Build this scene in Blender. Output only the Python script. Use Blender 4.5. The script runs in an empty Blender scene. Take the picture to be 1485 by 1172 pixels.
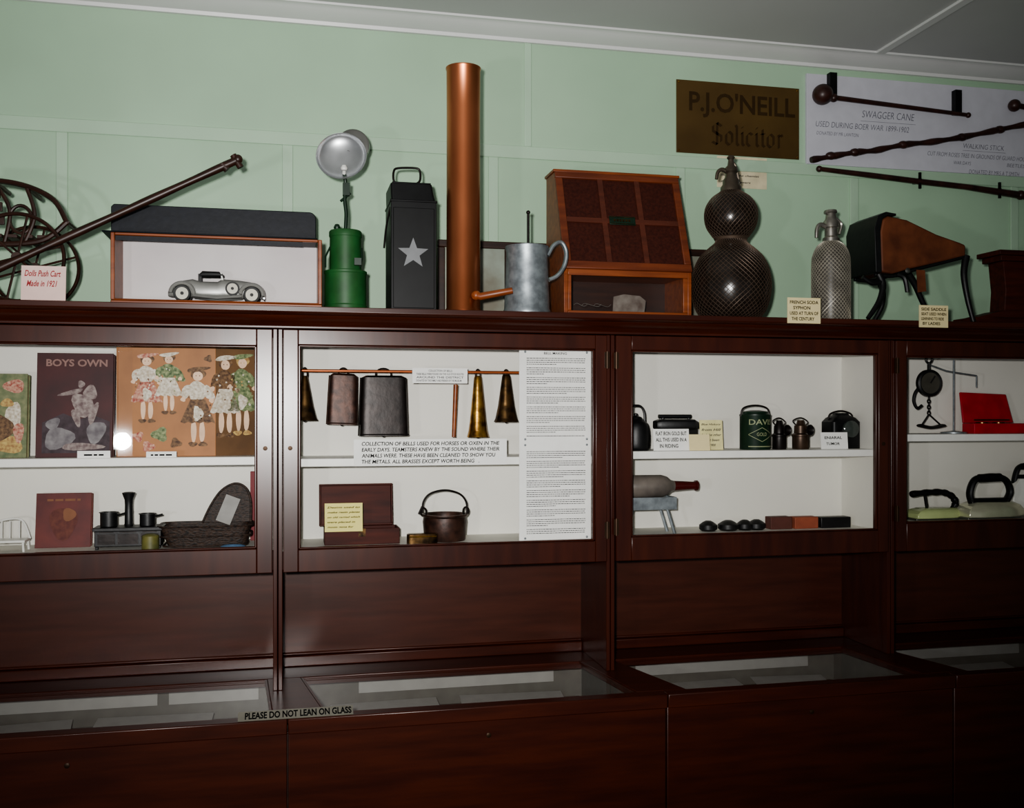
import bpy, bmesh, math, random
from mathutils import Vector, Matrix
random.seed(7)
F=1444.0; TH=math.radians(12.7); CZ=1.55
CT,ST=math.cos(TH),math.sin(TH)
def yd(u): return F*CT-(u-742.5)*ST
def xd(u): return F*ST+(u-742.5)*CT
def WX(u,Y): return Y*xd(u)/yd(u)
def WZ(u,v,Y): return CZ+(600-v)*Y/yd(u)
scene=bpy.context.scene
try: scene.view_settings.look='AgX - Medium High Contrast'
except Exception as ex: print('look',ex)
COL=scene.collection
def lin(c):
    o=[]
    for x in c:
        x/=255.0
        o.append(x/12.92 if x<=0.04045 else ((x+0.055)/1.055)**2.4)
    return (o[0],o[1],o[2],1)
# ---------------------------------------------------------------- materials
def mat(name,c,rough=.5,metal=0.0,var=.12,scale=25,bump=0.0,spec=.5,c2=None,stretch=(1,1,1),detail=4):
    m=bpy.data.materials.new(name); m.use_nodes=True
    nt=m.node_tree; n=nt.nodes; l=nt.links
    b=n['Principled BSDF']
    b.inputs['Roughness'].default_value=rough
    b.inputs['Metallic'].default_value=metal
    b.inputs['Specular IOR Level'].default_value=spec
    a=lin(c)
    if c2 is None:
        lo=tuple(max(0,x*(1-var)) for x in a[:3])+(1,); hi=tuple(min(1,x*(1+var)) for x in a[:3])+(1,)
    else: lo=a; hi=lin(c2)
    tc=n.new('ShaderNodeTexCoord'); mp=n.new('ShaderNodeMapping')
    mp.inputs['Scale'].default_value=stretch
    no=n.new('ShaderNodeTexNoise'); no.inputs['Scale'].default_value=scale; no.inputs['Detail'].default_value=detail
    cr=n.new('ShaderNodeValToRGB'); cr.color_ramp.elements[0].position=.33; cr.color_ramp.elements[1].position=.67
    cr.color_ramp.elements[0].color=lo; cr.color_ramp.elements[1].color=hi
    l.new(tc.outputs['Object'],mp.inputs[0]); l.new(mp.outputs[0],no.inputs[0]); l.new(no.outputs[0],cr.inputs[0])
    l.new(cr.outputs[0],b.inputs['Base Color'])
    if bump>0:
        bp=n.new('ShaderNodeBump'); bp.inputs['Strength'].default_value=bump; bp.inputs['Distance'].default_value=.003
        l.new(no.outputs[0],bp.inputs['Height']); l.new(bp.outputs[0],b.inputs['Normal'])
    return m
def wood(name,c1,c2,rough=.35,st=(1.5,14,14),scale=4,bump=.03,spec=.5):
    return mat(name,c1,rough,c2=c2,stretch=st,scale=scale,bump=bump,detail=5,spec=spec)
def glass(name,strength=1.0,haze=0.0,hrough=.2,haze2=0.0):
    m=bpy.data.materials.new(name); m.use_nodes=True
    nt=m.node_tree; n=nt.nodes; l=nt.links; n.clear()
    o=n.new('ShaderNodeOutputMaterial'); mx=n.new('ShaderNodeMixShader')
    t=n.new('ShaderNodeBsdfTransparent')
    g=n.new('ShaderNodeBsdfGlossy'); g.inputs['Roughness'].default_value=.02
    fr=n.new('ShaderNodeFresnel'); fr.inputs[0].default_value=1.45
    ge=n.new('ShaderNodeNewGeometry')
    inv=n.new('ShaderNodeMath'); inv.operation='SUBTRACT'; inv.inputs[0].default_value=strength
    l.new(ge.outputs['Backfacing'],inv.inputs[1])
    inv.use_clamp=True
    mu=n.new('ShaderNodeMath'); mu.operation='MULTIPLY'
    l.new(fr.outputs[0],mu.inputs[0]); l.new(inv.outputs[0],mu.inputs[1])
    l.new(mu.outputs[0],mx.inputs[0]); l.new(t.outputs[0],mx.inputs[1]); l.new(g.outputs[0],mx.inputs[2])
    last=mx
    for hz,hr in ((haze,hrough),(haze2,.35)):
        if hz>0:
            g2=n.new('ShaderNodeBsdfGlossy'); g2.inputs['Roughness'].default_value=hr
            m2=n.new('ShaderNodeMixShader'); m2.inputs[0].default_value=hz
            l.new(last.outputs[0],m2.inputs[1]); l.new(g2.outputs[0],m2.inputs[2]); last=m2
    l.new(last.outputs[0],o.inputs[0])
    return m
mWALL=mat('wall_green_paint',(168,196,169),.55,var=.05,scale=2.5,bump=.03)
mWALLT=mat('batten_green_paint',(174,200,175),.45,var=.04,scale=4)
mCEIL=mat('ceiling_paint',(196,197,196),.7,var=.03,scale=2)
mCORN=mat('cornice_white',(218,219,217),.4,var=.03,scale=3)
mFLOOR=wood('floor_boards',(60,40,28),(85,60,40),.5)
mMAH=wood('mahogany_grain_x',(54,22,13),(70,30,17),.28,scale=3)
mMAHV=wood('mahogany_grain_z',(52,20,12),(68,29,16),.28,st=(10,10,1.2),scale=3)
mMAHD=wood('mahogany_panel',(62,30,20),(76,38,26),.32,scale=3)
mWHITE=mat('cabinet_white_lining',(224,222,213),.6,var=.04,scale=3,bump=.02)
mSHELF=mat('shelf_white_paint',(232,232,226),.45,var=.03)
mFILM=glass('glint_strip_gloss',1.0,.006,.07)  # glossy clear surface for the strip added to catch the glint
mGLASS2=glass('counter_glass',.9)
mPAPER=mat('white_paper',(232,232,228),.7,var=.03)
mPAPERD=mat('aged_document_paper',(176,176,170),.8,var=.05)
mCREAM=mat('cream_card',(222,208,162),.7,var=.04)
mYEL=mat('yellow_card',(222,212,130),.7,var=.04)
mPINKC=mat('pink_card',(218,190,182),.7,var=.04)
mINK=mat('black_ink',(8,8,10),.9,spec=.05)
mREDINK=mat('red_ink',(150,40,45),.7)
mGREYINK=mat('grey_print',(80,80,84),.8,spec=.1)
mBLACK=mat('black_japanned_metal',(12,13,14),.45,var=.3,spec=.3)
mIRON=mat('black_cast_iron',(18,18,19),.45,var=.3,scale=60,bump=.15)
mDKIRON=mat('dark_worn_iron',(32,26,24),.4,.5,var=.4,scale=30,bump=.3)
mRUSTB=mat('rusty_bell_iron',(42,27,22),.45,.4,c2=(76,50,40),scale=45,bump=.3)
mBRASS=mat('aged_brass',(206,160,80),.24,.9,c2=(100,68,34),scale=40,bump=.15)
mBRASSD=mat('dark_brass',(110,84,52),.28,.85,c2=(42,32,24),scale=40,bump=.15)
mHINGE=mat('darkened_brass_hinge',(58,40,24),.45,.6,var=.2)
mCOPPER=mat('copper_sheet',(206,130,92),.32,.9,c2=(164,96,64),scale=7,stretch=(1,1,.35),bump=.02)
mCOPROD=mat('copper_rod',(176,96,56),.35,.6,var=.1)
mGALV=mat('galvanised_steel',(158,166,170),.42,.6,c2=(120,126,130),scale=45)
mSILV=mat('polished_silver',(170,172,173),.28,.9,var=.08)
mCHROME=mat('dull_chrome',(132,132,128),.3,.9,var=.1)
mCARB=mat('silver_car_paint',(128,128,124),.35,.25,var=.08)
mCARG=mat('silver_mudguard_paint',(158,158,154),.3,.3,var=.08)
mCARW=mat('pale_wheel_spokes',(186,182,168),.5,var=.1)
mPEWT=mat('pewter_head',(160,156,148),.32,.85,var=.2,scale=60)
mGREEN=mat('green_enamel',(34,84,40),.5,var=.25,scale=18,bump=.05)
mDGREEN=mat('dark_green_metal',(18,42,27),.4,var=.2)
mSTAR=mat('dull_silver_paint',(118,120,122),.55,.1)
mORW=wood('orange_brown_wood',(112,55,27),(142,76,38),.4)
mREDPAN=mat('red_brown_mesh_cloth',(70,33,24),.7,c2=(54,24,18),scale=120,spec=.2)
mDKW=wood('dark_wood',(38,21,16),(58,33,23),.4)
mNAVY=mat('navy_leatherette',(19,22,30),.5,var=.2,scale=60,bump=.1,spec=.3)
mBACKD=mat('grey_backdrop',(200,194,194),.7,c2=(212,207,205),scale=5)
mLEATH=mat('brown_leather',(114,66,42),.6,c2=(84,46,30),scale=16,bump=.08,spec=.3)
mGBOT=mat('brown_bottle_glass',(32,26,22),.22,var=.2)
mWIRE=mat('tarnished_wire',(98,82,70),.5,.5,var=.2)
mWIRES=mat('silvery_wire',(184,178,164),.45,.6,var=.2)
mSBOT=mat('grey_bottle_glass',(78,74,68),.3,var=.2)
mPLATE=mat('tarnished_brass_plate',(98,76,40),.45,.2,c2=(80,60,30),scale=5)
mPLINK=mat('engraved_dark_letters',(58,42,22),.6,spec=.2)
mMAROON=mat('maroon_book_cloth',(74,27,28),.6,c2=(53,20,22),scale=12)
mMAROON2=mat('red_brown_book_cloth',(108,46,40),.6,c2=(80,33,33),scale=14)
mTAN=mat('tan_album_board',(172,118,72),.6,c2=(146,98,58),scale=8)
mTAN2=mat('brown_album_board',(118,86,54),.6,c2=(92,66,42),scale=8)
mSKIN=mat('printed_skin',(222,190,162),.7)
mPRED=mat('printed_red',(150,66,56),.7,c2=(205,168,145),scale=130); mPGRN=mat('printed_green',(62,84,52),.7,c2=(150,158,116),scale=120); mPWHT=mat('printed_white',(222,216,202),.7,c2=(172,158,136),scale=140)
mPBRN=mat('printed_brown',(72,50,38),.7,c2=(136,106,76),scale=120); mPBLU=mat('printed_blue',(80,110,140),.7); mPGRY=mat('printed_grey',(140,136,136),.7,c2=(96,90,94),scale=40); mPYEL=mat('printed_yellow',(200,176,110),.7,c2=(150,112,74),scale=120)
mWHITEP=mat('white_enamel',(226,226,220),.3,var=.03)
mPANR=mat('plain_red',(112,22,30),.6)
mWICK=mat('dark_woven_cane',(62,44,33),.6,c2=(16,12,10),scale=110,bump=.7,stretch=(1,1,2.2))
mREDCASE=mat('red_velvet_case',(170,28,42),.6,var=.15)
mIRONEN=mat('pale_green_enamel',(184,196,140),.2,var=.06)
mIRONCH=mat('pale_nickel_plate',(206,206,180),.18,.5,var=.06)
mSTONE=mat('grey_stoneware',(122,114,106),.35,c2=(84,78,74),scale=14)
mREDGL=mat('dark_red_glass',(72,22,20),.2)
mCANL=mat('can_label_green_grey',(140,146,112),.6)
mRUBBER=mat('black_rubber',(20,20,20),.6)
mREDW=wood('red_brown_box_wood',(52,20,15),(76,32,22),.55,spec=.2)
mBRICK=mat('terracotta_block',(146,77,54),.7,var=.15)
mBRICK2=mat('brown_block',(88,48,40),.7,var=.15)
mLINING=mat('grey_case_lining',(112,112,104),.8,var=.1)
mTAPE=mat('grey_tape_label',(116,113,103),.5)

# ---------------------------------------------------------------- mesh builder
WL={}
def cat(pts,k=6):
    out=[]; n=len(pts)
    P=[Vector(p) for p in pts]
    for i in range(n-1):
        p0=P[max(i-1,0)];p1=P[i];p2=P[i+1];p3=P[min(i+2,n-1)]
        for j in range(k):
            t=j/k
            out.append(.5*((2*p1)+(p2-p0)*t+(2*p0-5*p1+4*p2-p3)*t*t+(3*p1-p0-3*p2+p3)*t**3))
    out.append(P[-1]); return out
def resample(prof,n):
    L=[0]
    for i in range(1,len(prof)): L.append(L[-1]+math.hypot(prof[i][0]-prof[i-1][0],prof[i][1]-prof[i-1][1]))
    out=[];j=0
    for k in range(n+1):
        d=L[-1]*k/n
        while j<len(L)-2 and L[j+1]<d: j+=1
        t=(d-L[j])/max(1e-9,L[j+1]-L[j]); t=min(max(t,0),1)
        out.append((prof[j][0]*(1-t)+prof[j+1][0]*t,prof[j][1]*(1-t)+prof[j+1][1]*t))
    return out
class M:
    def __init__(s): s.v=[];s.f=[];s.m=[]
    def add(s,vs,fs,mi=0,mtx=None):
        o=len(s.v)
        for p in vs:
            p=Vector(p)
            if mtx is not None: p=mtx@p
            s.v.append(p)
        for f in fs: s.f.append([i+o for i in f]); s.m.append(mi)
        return s
    def box(s,x0,x1,y0,y1,z0,z1,mi=0,mtx=None):
        vs=[(x0,y0,z0),(x1,y0,z0),(x1,y1,z0),(x0,y1,z0),(x0,y0,z1),(x1,y0,z1),(x1,y1,z1),(x0,y1,z1)]
        return s.add(vs,[(0,3,2,1),(4,5,6,7),(0,1,5,4),(1,2,6,5),(2,3,7,6),(3,0,4,7)],mi,mtx)
    def lathe(s,prof,c=(0,0,0),seg=32,mi=0,mtx=None,caps=True):
        vs=[];fs=[];n=len(prof)
        for r,z in prof:
            for k in range(seg):
                a=2*math.pi*k/seg; vs.append((c[0]+r*math.cos(a),c[1]+r*math.sin(a),c[2]+z))
        for i in range(n-1):
            for k in range(seg):
                k2=(k+1)%seg; fs.append((i*seg+k,i*seg+k2,(i+1)*seg+k2,(i+1)*seg+k))
        if caps:
            if prof[0][0]>1e-5: fs.append(tuple(range(seg))[::-1])
            if prof[-1][0]>1e-5: fs.append(tuple(range((n-1)*seg,n*seg)))
        return s.add(vs,fs,mi,mtx)
    def tube(s,pts,r,seg=8,mi=0,closed=False,flat=1.0):
        P=[Vector(p) for p in pts]; n=len(P)
        R=r if isinstance(r,(list,tuple)) else [r]*n
        if len(R)!=n: R=[R[0]+(R[-1]-R[0])*i/(n-1) for i in range(n)]
        vs=[];fs=[]
        up=None
        for i in range(n):
            if closed: t=P[(i+1)%n]-P[(i-1)%n]
            else: t=P[min(i+1,n-1)]-P[max(i-1,0)]
            if t.length<1e-9: t=Vector((0,0,1))
            t.normalize()
            if up is None:
                up=Vector((0,1,0)) if abs(t.y)<.9 else Vector((1,0,0))
            a=(up-t*up.dot(t)); a.normalize(); up=a; b=t.cross(a)
            for k in range(seg):
                an=2*math.pi*k/seg
                vs.append(P[i]+a*math.cos(an)*R[i]*flat+b*math.sin(an)*R[i])
        m=n if closed else n-1
        for i in range(m):
            j=(i+1)%n
            for k in range(seg):
                k2=(k+1)%seg; fs.append((i*seg+k,i*seg+k2,j*seg+k2,j*seg+k))
        if not closed:
            fs.append(tuple(range(seg))[::-1]); fs.append(tuple(range((n-1)*seg,n*seg)))
        return s.add(vs,fs,mi)
    def prism(s,poly,y0,y1,mi=0,mtx=None):
        n=len(poly)
        vs=[(x,y0,z) for x,z in poly]+[(x,y1,z) for x,z in poly]
        fs=[tuple(range(n)),tuple(range(n,2*n))[::-1]]
        for i in range(n):
            j=(i+1)%n; fs.append((i,i+n,j+n,j))
        return s.add(vs,fs,mi,mtx)
    def prismx(s,poly,x0,x1,mi=0):
        n=len(poly)
        vs=[(x0,y,z) for y,z in poly]+[(x1,y,z) for y,z in poly]
        fs=[tuple(range(n)),tuple(range(n,2*n))[::-1]]
        for i in range(n):
            j=(i+1)%n; fs.append((i,i+n,j+n,j))
        return s.add(vs,fs,mi)
    def prismz(s,poly,z0,z1,mi=0):
        n=len(poly)
        vs=[(x,y,z0) for x,y in poly]+[(x,y,z1) for x,y in poly]
        fs=[tuple(range(n))[::-1],tuple(range(n,2*n))]
        for i in range(n):
            j=(i+1)%n; fs.append((i,j,j+n,i+n))
        return s.add(vs,fs,mi)
    def ball(s,c,r,mi=0,sc=(1,1,1),seg=20):
        pr=[(max(1e-6,r*math.sin(math.pi*i/12)),-r*math.cos(math.pi*i/12)) for i in range(13)]
        m=Matrix.Translation(c)@Matrix.Diagonal((*sc,1))
        return s.lathe(pr,seg=seg,mi=mi,mtx=m,caps=False)
    def loftz(s,secs,n=28,e=4,mi=0,caps=True,mtx=None):
        vs=[];fs=[]
        for cx,cy,z,hx,hy in secs:
            for k in range(n):
                a=2*math.pi*k/n; c=math.cos(a); d=math.sin(a)
                vs.append((cx+hx*math.copysign(abs(c)**(2/e),c),cy+hy*math.copysign(abs(d)**(2/e),d),z))
        m=len(secs)
        for i in range(m-1):
            for k in range(n):
                k2=(k+1)%n; fs.append((i*n+k,i*n+k2,(i+1)*n+k2,(i+1)*n+k))
        if caps: fs.append(tuple(range(n))[::-1]); fs.append(tuple(range((m-1)*n,m*n)))
        return s.add(vs,fs,mi,mtx)
    def loftx(s,secs,n=24,e=2.6,mi=0):
        vs=[];fs=[]
        for x,zc,hz,hy,cy in secs:
            for k in range(n):
                a=2*math.pi*k/n; c=math.cos(a); d=math.sin(a)
                vs.append((x,cy+hy*math.copysign(abs(c)**(2/e),c),zc+hz*math.copysign(abs(d)**(2/e),d)))
        m=len(secs)
        for i in range(m-1):
            for k in range(n):
                k2=(k+1)%n; fs.append((i*n+k,i*n+k2,(i+1)*n+k2,(i+1)*n+k))
        fs.append(tuple(range(n))[::-1]); fs.append(tuple(range((m-1)*n,m*n)))
        return s.add(vs,fs,mi)
    def lattice(s,prof,n,turns,r,mi=0,steps=36):
        prof=resample(prof,steps)
        for sg in (1,-1):
            for k in range(n):
                ph=2*math.pi*k/n
                s.tube([((pr+r*.5)*math.cos(ph+sg*turns*2*math.pi*i/steps),(pr+r*.5)*math.sin(ph+sg*turns*2*math.pi*i/steps),z) for i,(pr,z) in enumerate(prof)],r,seg=4,mi=mi)
        return s
    def text(s,body,x0,x1,z0,z1,y,mi=0,shear=0,mtx=None,bold=.012):
        cu=bpy.data.curves.new('t','FONT'); cu.body=body; cu.shear=shear; cu.resolution_u=3; cu.offset=bold
        o=bpy.data.objects.new('t',cu); COL.objects.link(o)
        dg=bpy.context.evaluated_depsgraph_get(); dg.update()
        me=bpy.data.meshes.new_from_object(o.evaluated_get(dg))
        vs=[v.co.copy() for v in me.vertices]; fs=[tuple(p.vertices) for p in me.polygons]
        bpy.data.objects.remove(o); bpy.data.curves.remove(cu); bpy.data.meshes.remove(me)
        if not vs: return s
        a0=min(v.x for v in vs);a1=max(v.x for v in vs);b0=min(v.y for v in vs);b1=max(v.y for v in vs)
        out=[(x0+(v.x-a0)/(a1-a0)*(x1-x0),y,z0+(v.y-b0)/max(1e-6,(b1-b0))*(z1-z0)) for v in vs]
        return s.add(out,fs,mi,mtx)
    def strokes(s,paths,x0,x1,z0,z1,y,t,mi=0):
        for pth in paths:
            P=[(x0+(x1-x0)*a,z0+(z1-z0)*b) for a,b in pth]
            for (ax,az),(bx,bz) in zip(P[:-1],P[1:]):
                s.add([(ax-t,y,az-t*.7),(bx-t,y,bz-t*.7),(bx+t,y,bz+t*.7),(ax+t,y,az+t*.7)],[(0,1,2,3)],mi)
        return s
    def dashes(s,x0,x1,z,h,y,mi=0,end=1.0):
        x=x0; X1=x0+(x1-x0)*end
        while x<X1-h:
            w=h*random.uniform(1.5,5); e=min(x+w,X1)
            s.add([(x,y,z),(e,y,z),(e,y,z+h),(x,y,z+h)],[(0,1,2,3)],mi); x=e+h*.8
        return s
    def done(s,name,mats,parent=None,world=False,loc=(0,0,0),bevel=0,angle=38,label=None,recalc=True,bseg=2):
        if not isinstance(mats,(list,tuple)): mats=[mats]
        off=Vector((0,0,0))
        if world and parent is not None: off=WL[parent.name]
        me=bpy.data.meshes.new(name)
        me.from_pydata([tuple(v-off-Vector(loc)) if world else tuple(v) for v in s.v],[],s.f)
        for m in mats: me.materials.append(m)
        for i,p in enumerate(me.polygons): p.material_index=s.m[i]; p.use_smooth=True
        if recalc:
            bm=bmesh.new(); bm.from_mesh(me); bmesh.ops.recalc_face_normals(bm,faces=bm.faces); bm.to_mesh(me); bm.free()
        try: me.set_sharp_from_angle(angle=math.radians(angle))
        except Exception: pass
        o=bpy.data.objects.new(name,me); COL.objects.link(o); o.location=loc
        if parent is not None: o.parent=parent
        WL[o.name]=(WL[parent.name] if parent is not None else Vector((0,0,0)))+Vector(loc)
        if bevel>0:
            b=o.modifiers.new('Bevel','BEVEL'); b.width=bevel; b.segments=bseg; b.limit_method='ANGLE'; b.angle_limit=math.radians(40)
        if label: o['label']=label
        return o
def empty(name,loc,label,catg,group=None,parent=None):
    e=bpy.data.objects.new(name,None); e.empty_display_size=.03; e.location=loc; COL.objects.link(e)
    WL[e.name]=Vector(loc)
    e['label']=label; e['category']=catg
    if group: e['group']=group
    return e
class Th:
    def __init__(s,name,label,catg,u0,Y,Z0,group=None):
        s.u0=u0;s.Y=Y;s.X0=WX(u0,Y);s.Z0=Z0;s.s=Y/yd(u0)
        s.e=empty(name,(s.X0,Y,Z0),label,catg,group)
    def x(s,u,dy=0): return WX(u,s.Y+dy)-s.X0
    def z(s,v,dy=0,u=None): return CZ+(600-v)*(s.Y+dy)/yd(s.u0 if u is None else u)-s.Z0
    def p(s,u,v,dy=0): return (s.x(u,dy),dy,s.z(v,dy,u))
    def prof(s,l,smooth=0,floor=True):
        q=[(max(r,1e-5)*s.s,s.z(v)) for r,v in l]
        if floor:
            d=q[0][1]
            top=q[-1][1]; q=[(r,(z-d)*top/(top-d)) for r,z in q]
        if smooth:
            q=[(max(1e-5,a.x),a.y) for a in [Vector((w.x,w.y)) for w in cat([(r,z,0) for r,z in q],smooth)]]
        return q
def structure(o,label=None):
    o['kind']='structure'
    if label: o['label']=label
    return o
def top(o,label,catg,group=None):
    o['label']=label; o['category']=catg
    if group: o['group']=group
    return o
# ---------------------------------------------------------------- room
WY=3.10; ZC=CZ+1.222
structure(M().box(-3.0,5.0,WY,WY+.1,0,ZC).done('wall_back',mWALL),'mint green painted panelled wall')
structure(M().box(5.0,5.1,-2.5,WY+.1,0,ZC).done('wall_right',mWALL),'mint green painted wall')
structure(M().box(-3.0,5.1,-2.5,WY+.1,ZC,ZC+.08).done('ceiling',mCEIL),'flat grey white ceiling')
structure(M().box(-3.0,5.1,-2.5,WY+.1,-.08,0).done('floor',mFLOOR),'dark timber board floor')
q=[(WY,CZ+1.185),(WY-.012,CZ+1.185),(WY-.016,CZ+1.195),(WY-.03,CZ+1.197),(WY-.05,CZ+1.205),(WY-.072,CZ+1.212),(WY-.078,CZ+1.2165),(WY-.095,CZ+1.2165),(WY-.098,ZC),(WY,ZC)]
structure(M().prismx(q,-3,5).done('trim_1',mCORN),'white stepped cornice moulding')
structure(M().box(1.935,1.965,-2.5,WY-.098,ZC-.008,ZC).done('trim_2',mCORN),'white ceiling cover strip')
HZ=CZ+.835
structure(M().box(-3,5,WY-.006,WY,HZ-.02,HZ+.02).done('trim_3',mWALLT,bevel=.002),'green horizontal wall batten')
k=4
for xx in (-.637,0.0,.637,1.27,1.91,2.55,-1.27):
    structure(M().box(xx-.016,xx+.016,WY-.006,WY,.1,HZ-.02).done('trim_%d'%k,mWALLT,bevel=.002),'green vertical wall batten'); k+=1
for xx in (.75,-1.2,2.7):
    structure(M().box(xx-.012,xx+.012,WY-.005,WY,HZ+.02,CZ+1.186).done('trim_%d'%k,mWALLT,bevel=.002),'green vertical wall batten'); k+=1
# ---------------------------------------------------------------- cabinet top
ZT=CZ+.2747
FY=2.68; BY=2.93
c=M()
c.prismx([(2.60,ZT),(2.60,ZT-.014),(2.606,ZT-.019),(2.618,ZT-.021),(2.622,ZT-.028),(2.640,ZT-.036),(2.648,ZT-.041),(2.654,ZT-.046),(2.654,CZ+.222),(BY,CZ+.222),(BY,ZT-.02),(3.09,ZT-.02),(3.09,ZT)],-.97,2.68)
o=c.done('cabinet_top',mMAH,bevel=.0015)
top(o,'long dark mahogany cornice and top board over the display cabinets','cabinet top')
# ---------------------------------------------------------------- cabinets
BX=[-.94,-.025,.885,1.768,2.655]
OP=[(-.887,-.078),(.027,.838),(.944,1.721),(1.815,2.602)]
OT=[CZ+.176,CZ+.180,CZ+.179,CZ+.174]
OB=[CZ-.350,CZ-.3555,CZ-.348,CZ-.330]
SH=[CZ-.114,CZ-.121,CZ-.109,CZ-.064]
FL=[CZ-.3555,CZ-.3600,CZ-.354,CZ-.336]
ZB=CZ-.414; ZCN=CZ-.7225
for i in range(4):
    x0,x1=BX[i],BX[i+1]
    e=empty('display_cabinet',((x0+x1)/2,FY,ZCN),'dark mahogany display cabinet with white lined interior and one shelf','display cabinet','row of glazed display cabinets')
    m=M()
    lx=x0+.001; rx=x1-.001
    m.box(lx,x0+.010,2.70,BY,ZCN,CZ+.221)
    m.box(x1-.010,rx,2.70,BY,ZCN,CZ+.221)
    m.box(lx,x0+.012,2.668,2.70,ZCN,CZ+.221)
    m.box(x1-.012,rx,2.668,2.70,ZCN,CZ+.221)
    m.box(x0+.012,x1-.012,2.70,BY,CZ+.200,CZ+.221)
    m.box(x0+.010,x1-.010,2.69,BY,ZB+.002,FL[i]-.004)
    m.done('body',mMAHV,e,True,bevel=.0015)
    M().box(x0+.010,x1-.010,BY-.006,BY+.006,ZCN,ZB+.002).done('recess_panel',mMAHD,e,True)
    M().box(x0+.010,x1-.010,BY-.022,BY-.006,ZCN,ZCN+.03).box(x0+.010,x1-.010,BY-.012,BY-.006,ZCN+.03,ZCN+.038).done('recess_moulding',mMAH,e,True,bevel=.003)
    w=M()
    w.box(x0+.010,x1-.010,BY-.010,BY,FL[i]-.004,CZ+.200)
    w.box(x0+.010,x0+.013,2.70,BY-.010,FL[i],CZ+.200).box(x1-.013,x1-.010,2.70,BY-.010,FL[i],CZ+.200)
    w.box(x0+.010,x1-.010,2.70,BY-.010,FL[i]-.004,FL[i])
    w.done('lining',mWHITE,e,True,label='white painted interior lining')
    M().box(x0+.013,x1-.013,2.725,BY-.010,SH[i]-.022,SH[i]).done('shelf',mSHELF,e,True,bevel=.002,label='white painted shelf')
    a,b=OP[i]; dx0,dx1=x0+.0135,x1-.0135; t,bt=OT[i],OB[i]; zt=CZ+.2195
    d=M()
    d.box(dx0,a,2.658,2.684,ZB,zt).box(b,dx1,2.658,2.684,ZB,zt).box(a,b,2.658,2.684,t,zt).box(a,b,2.658,2.684,ZB,bt)
    d.box(a,a+.006,2.664,2.680,bt,t).box(b-.006,b,2.664,2.680,bt,t).box(a,b,2.664,2.680,t-.005,t).box(a,b,2.664,2.680,bt,bt+.005)
    do=d.done('door',mMAHV,e,True,bevel=.002)
    for hz in (t-.03,bt+.03):
        hx=dx0 if i!=1 else dx1
        M().box(hx-.007,hx+.007,2.6555,2.658,hz-.022,hz+.022).tube([(hx,2.656,hz-.024),(hx,2.656,hz+.024)],.003,8).done('hinge',mHINGE,do,True,label='small tarnished brass hinge')
    kx=dx1-.018 if i!=1 else dx0+.018
    M().lathe([(.006,0),(.006,.001),(.002,.0015)],seg=16,mtx=Matrix.Translation((kx,2.658,CZ-.09))@Matrix.Rotation(math.pi/2,4,'X')).done('keyhole_escutcheon',mHINGE,do,True)
# ---------------------------------------------------------------- counter
e=empty('display_counter',(.85,2.41,0),'long dark mahogany counter with glass topped display cases','display counter')
YF=2.41
JX=[-.97,.000,.955,1.80,2.68]
M().box(-.97,2.68,YF+.03,BY,.04,.06).box(-.97,-.95,YF+.03,BY,.06,ZCN-.035).box(2.66,2.68,YF+.03,BY,.06,ZCN-.035).box(-.97,2.68,BY,BY+.02,.04,ZCN-.02).box(-.95,2.66,YF+.024,YF+.03,.06,ZCN-.036).done('body',mDKW,e,True,bevel=.002)
for i in range(4):
    M().box(JX[i]+.002,JX[i+1]-.002,YF+.012,YF+.024,.06,ZCN-.036).done('front_panel',mMAH,e,True,bevel=.002)
M().box(-.97,2.68,YF+.03,YF+.05,0,.04).box(-.97,2.68,BY-.02,BY,0,.04).done('plinth',mMAH,e,True)
ZR=ZCN-.022
m=M()
m.box(-.97,2.68,2.79,BY+.02,ZR,ZCN)
for i in range(4): m.box(JX[i]+.0012,JX[i+1]-.0012,YF,YF+.04,ZR-.014,ZCN)
DV=[(-.97,-.94,-.97,-.94),(-.035,.088,-.055,.035),(.885,1.015,.835,.925),(1.72,1.86,1.68,1.77),(2.64,2.68,2.64,2.68)]
for a,b,c_,d_ in DV: m.prismz([(a,YF+.04),(b,YF+.04),(d_,2.79),(c_,2.79)],ZR,ZCN)
m.done('top_frame',mMAH,e,True,bevel=.0025)
m=M().box(-.95,2.66,BY-.03,BY-.004,ZCN-.16,ZR).box(-.95,2.66,YF+.03,BY-.03,ZCN-.165,ZCN-.16)
for a,b,c_,d_ in DV[1:4]: m.box((c_+d_)/2-.01,(c_+d_)/2+.01,YF+.03,BY-.03,ZCN-.16,ZR)
m.box(-.93,-.03,2.62,2.895,ZCN-.159,ZCN-.13).box(.01,.86,2.62,2.895,ZCN-.159,ZCN-.13).box(.9,1.70,2.62,2.895,ZCN-.159,ZCN-.13).box(1.75,2.6,2.62,2.895,ZCN-.159,ZCN-.13)
m.done('case_lining',mLINING,e,True,label='grey cloth case lining')
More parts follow.
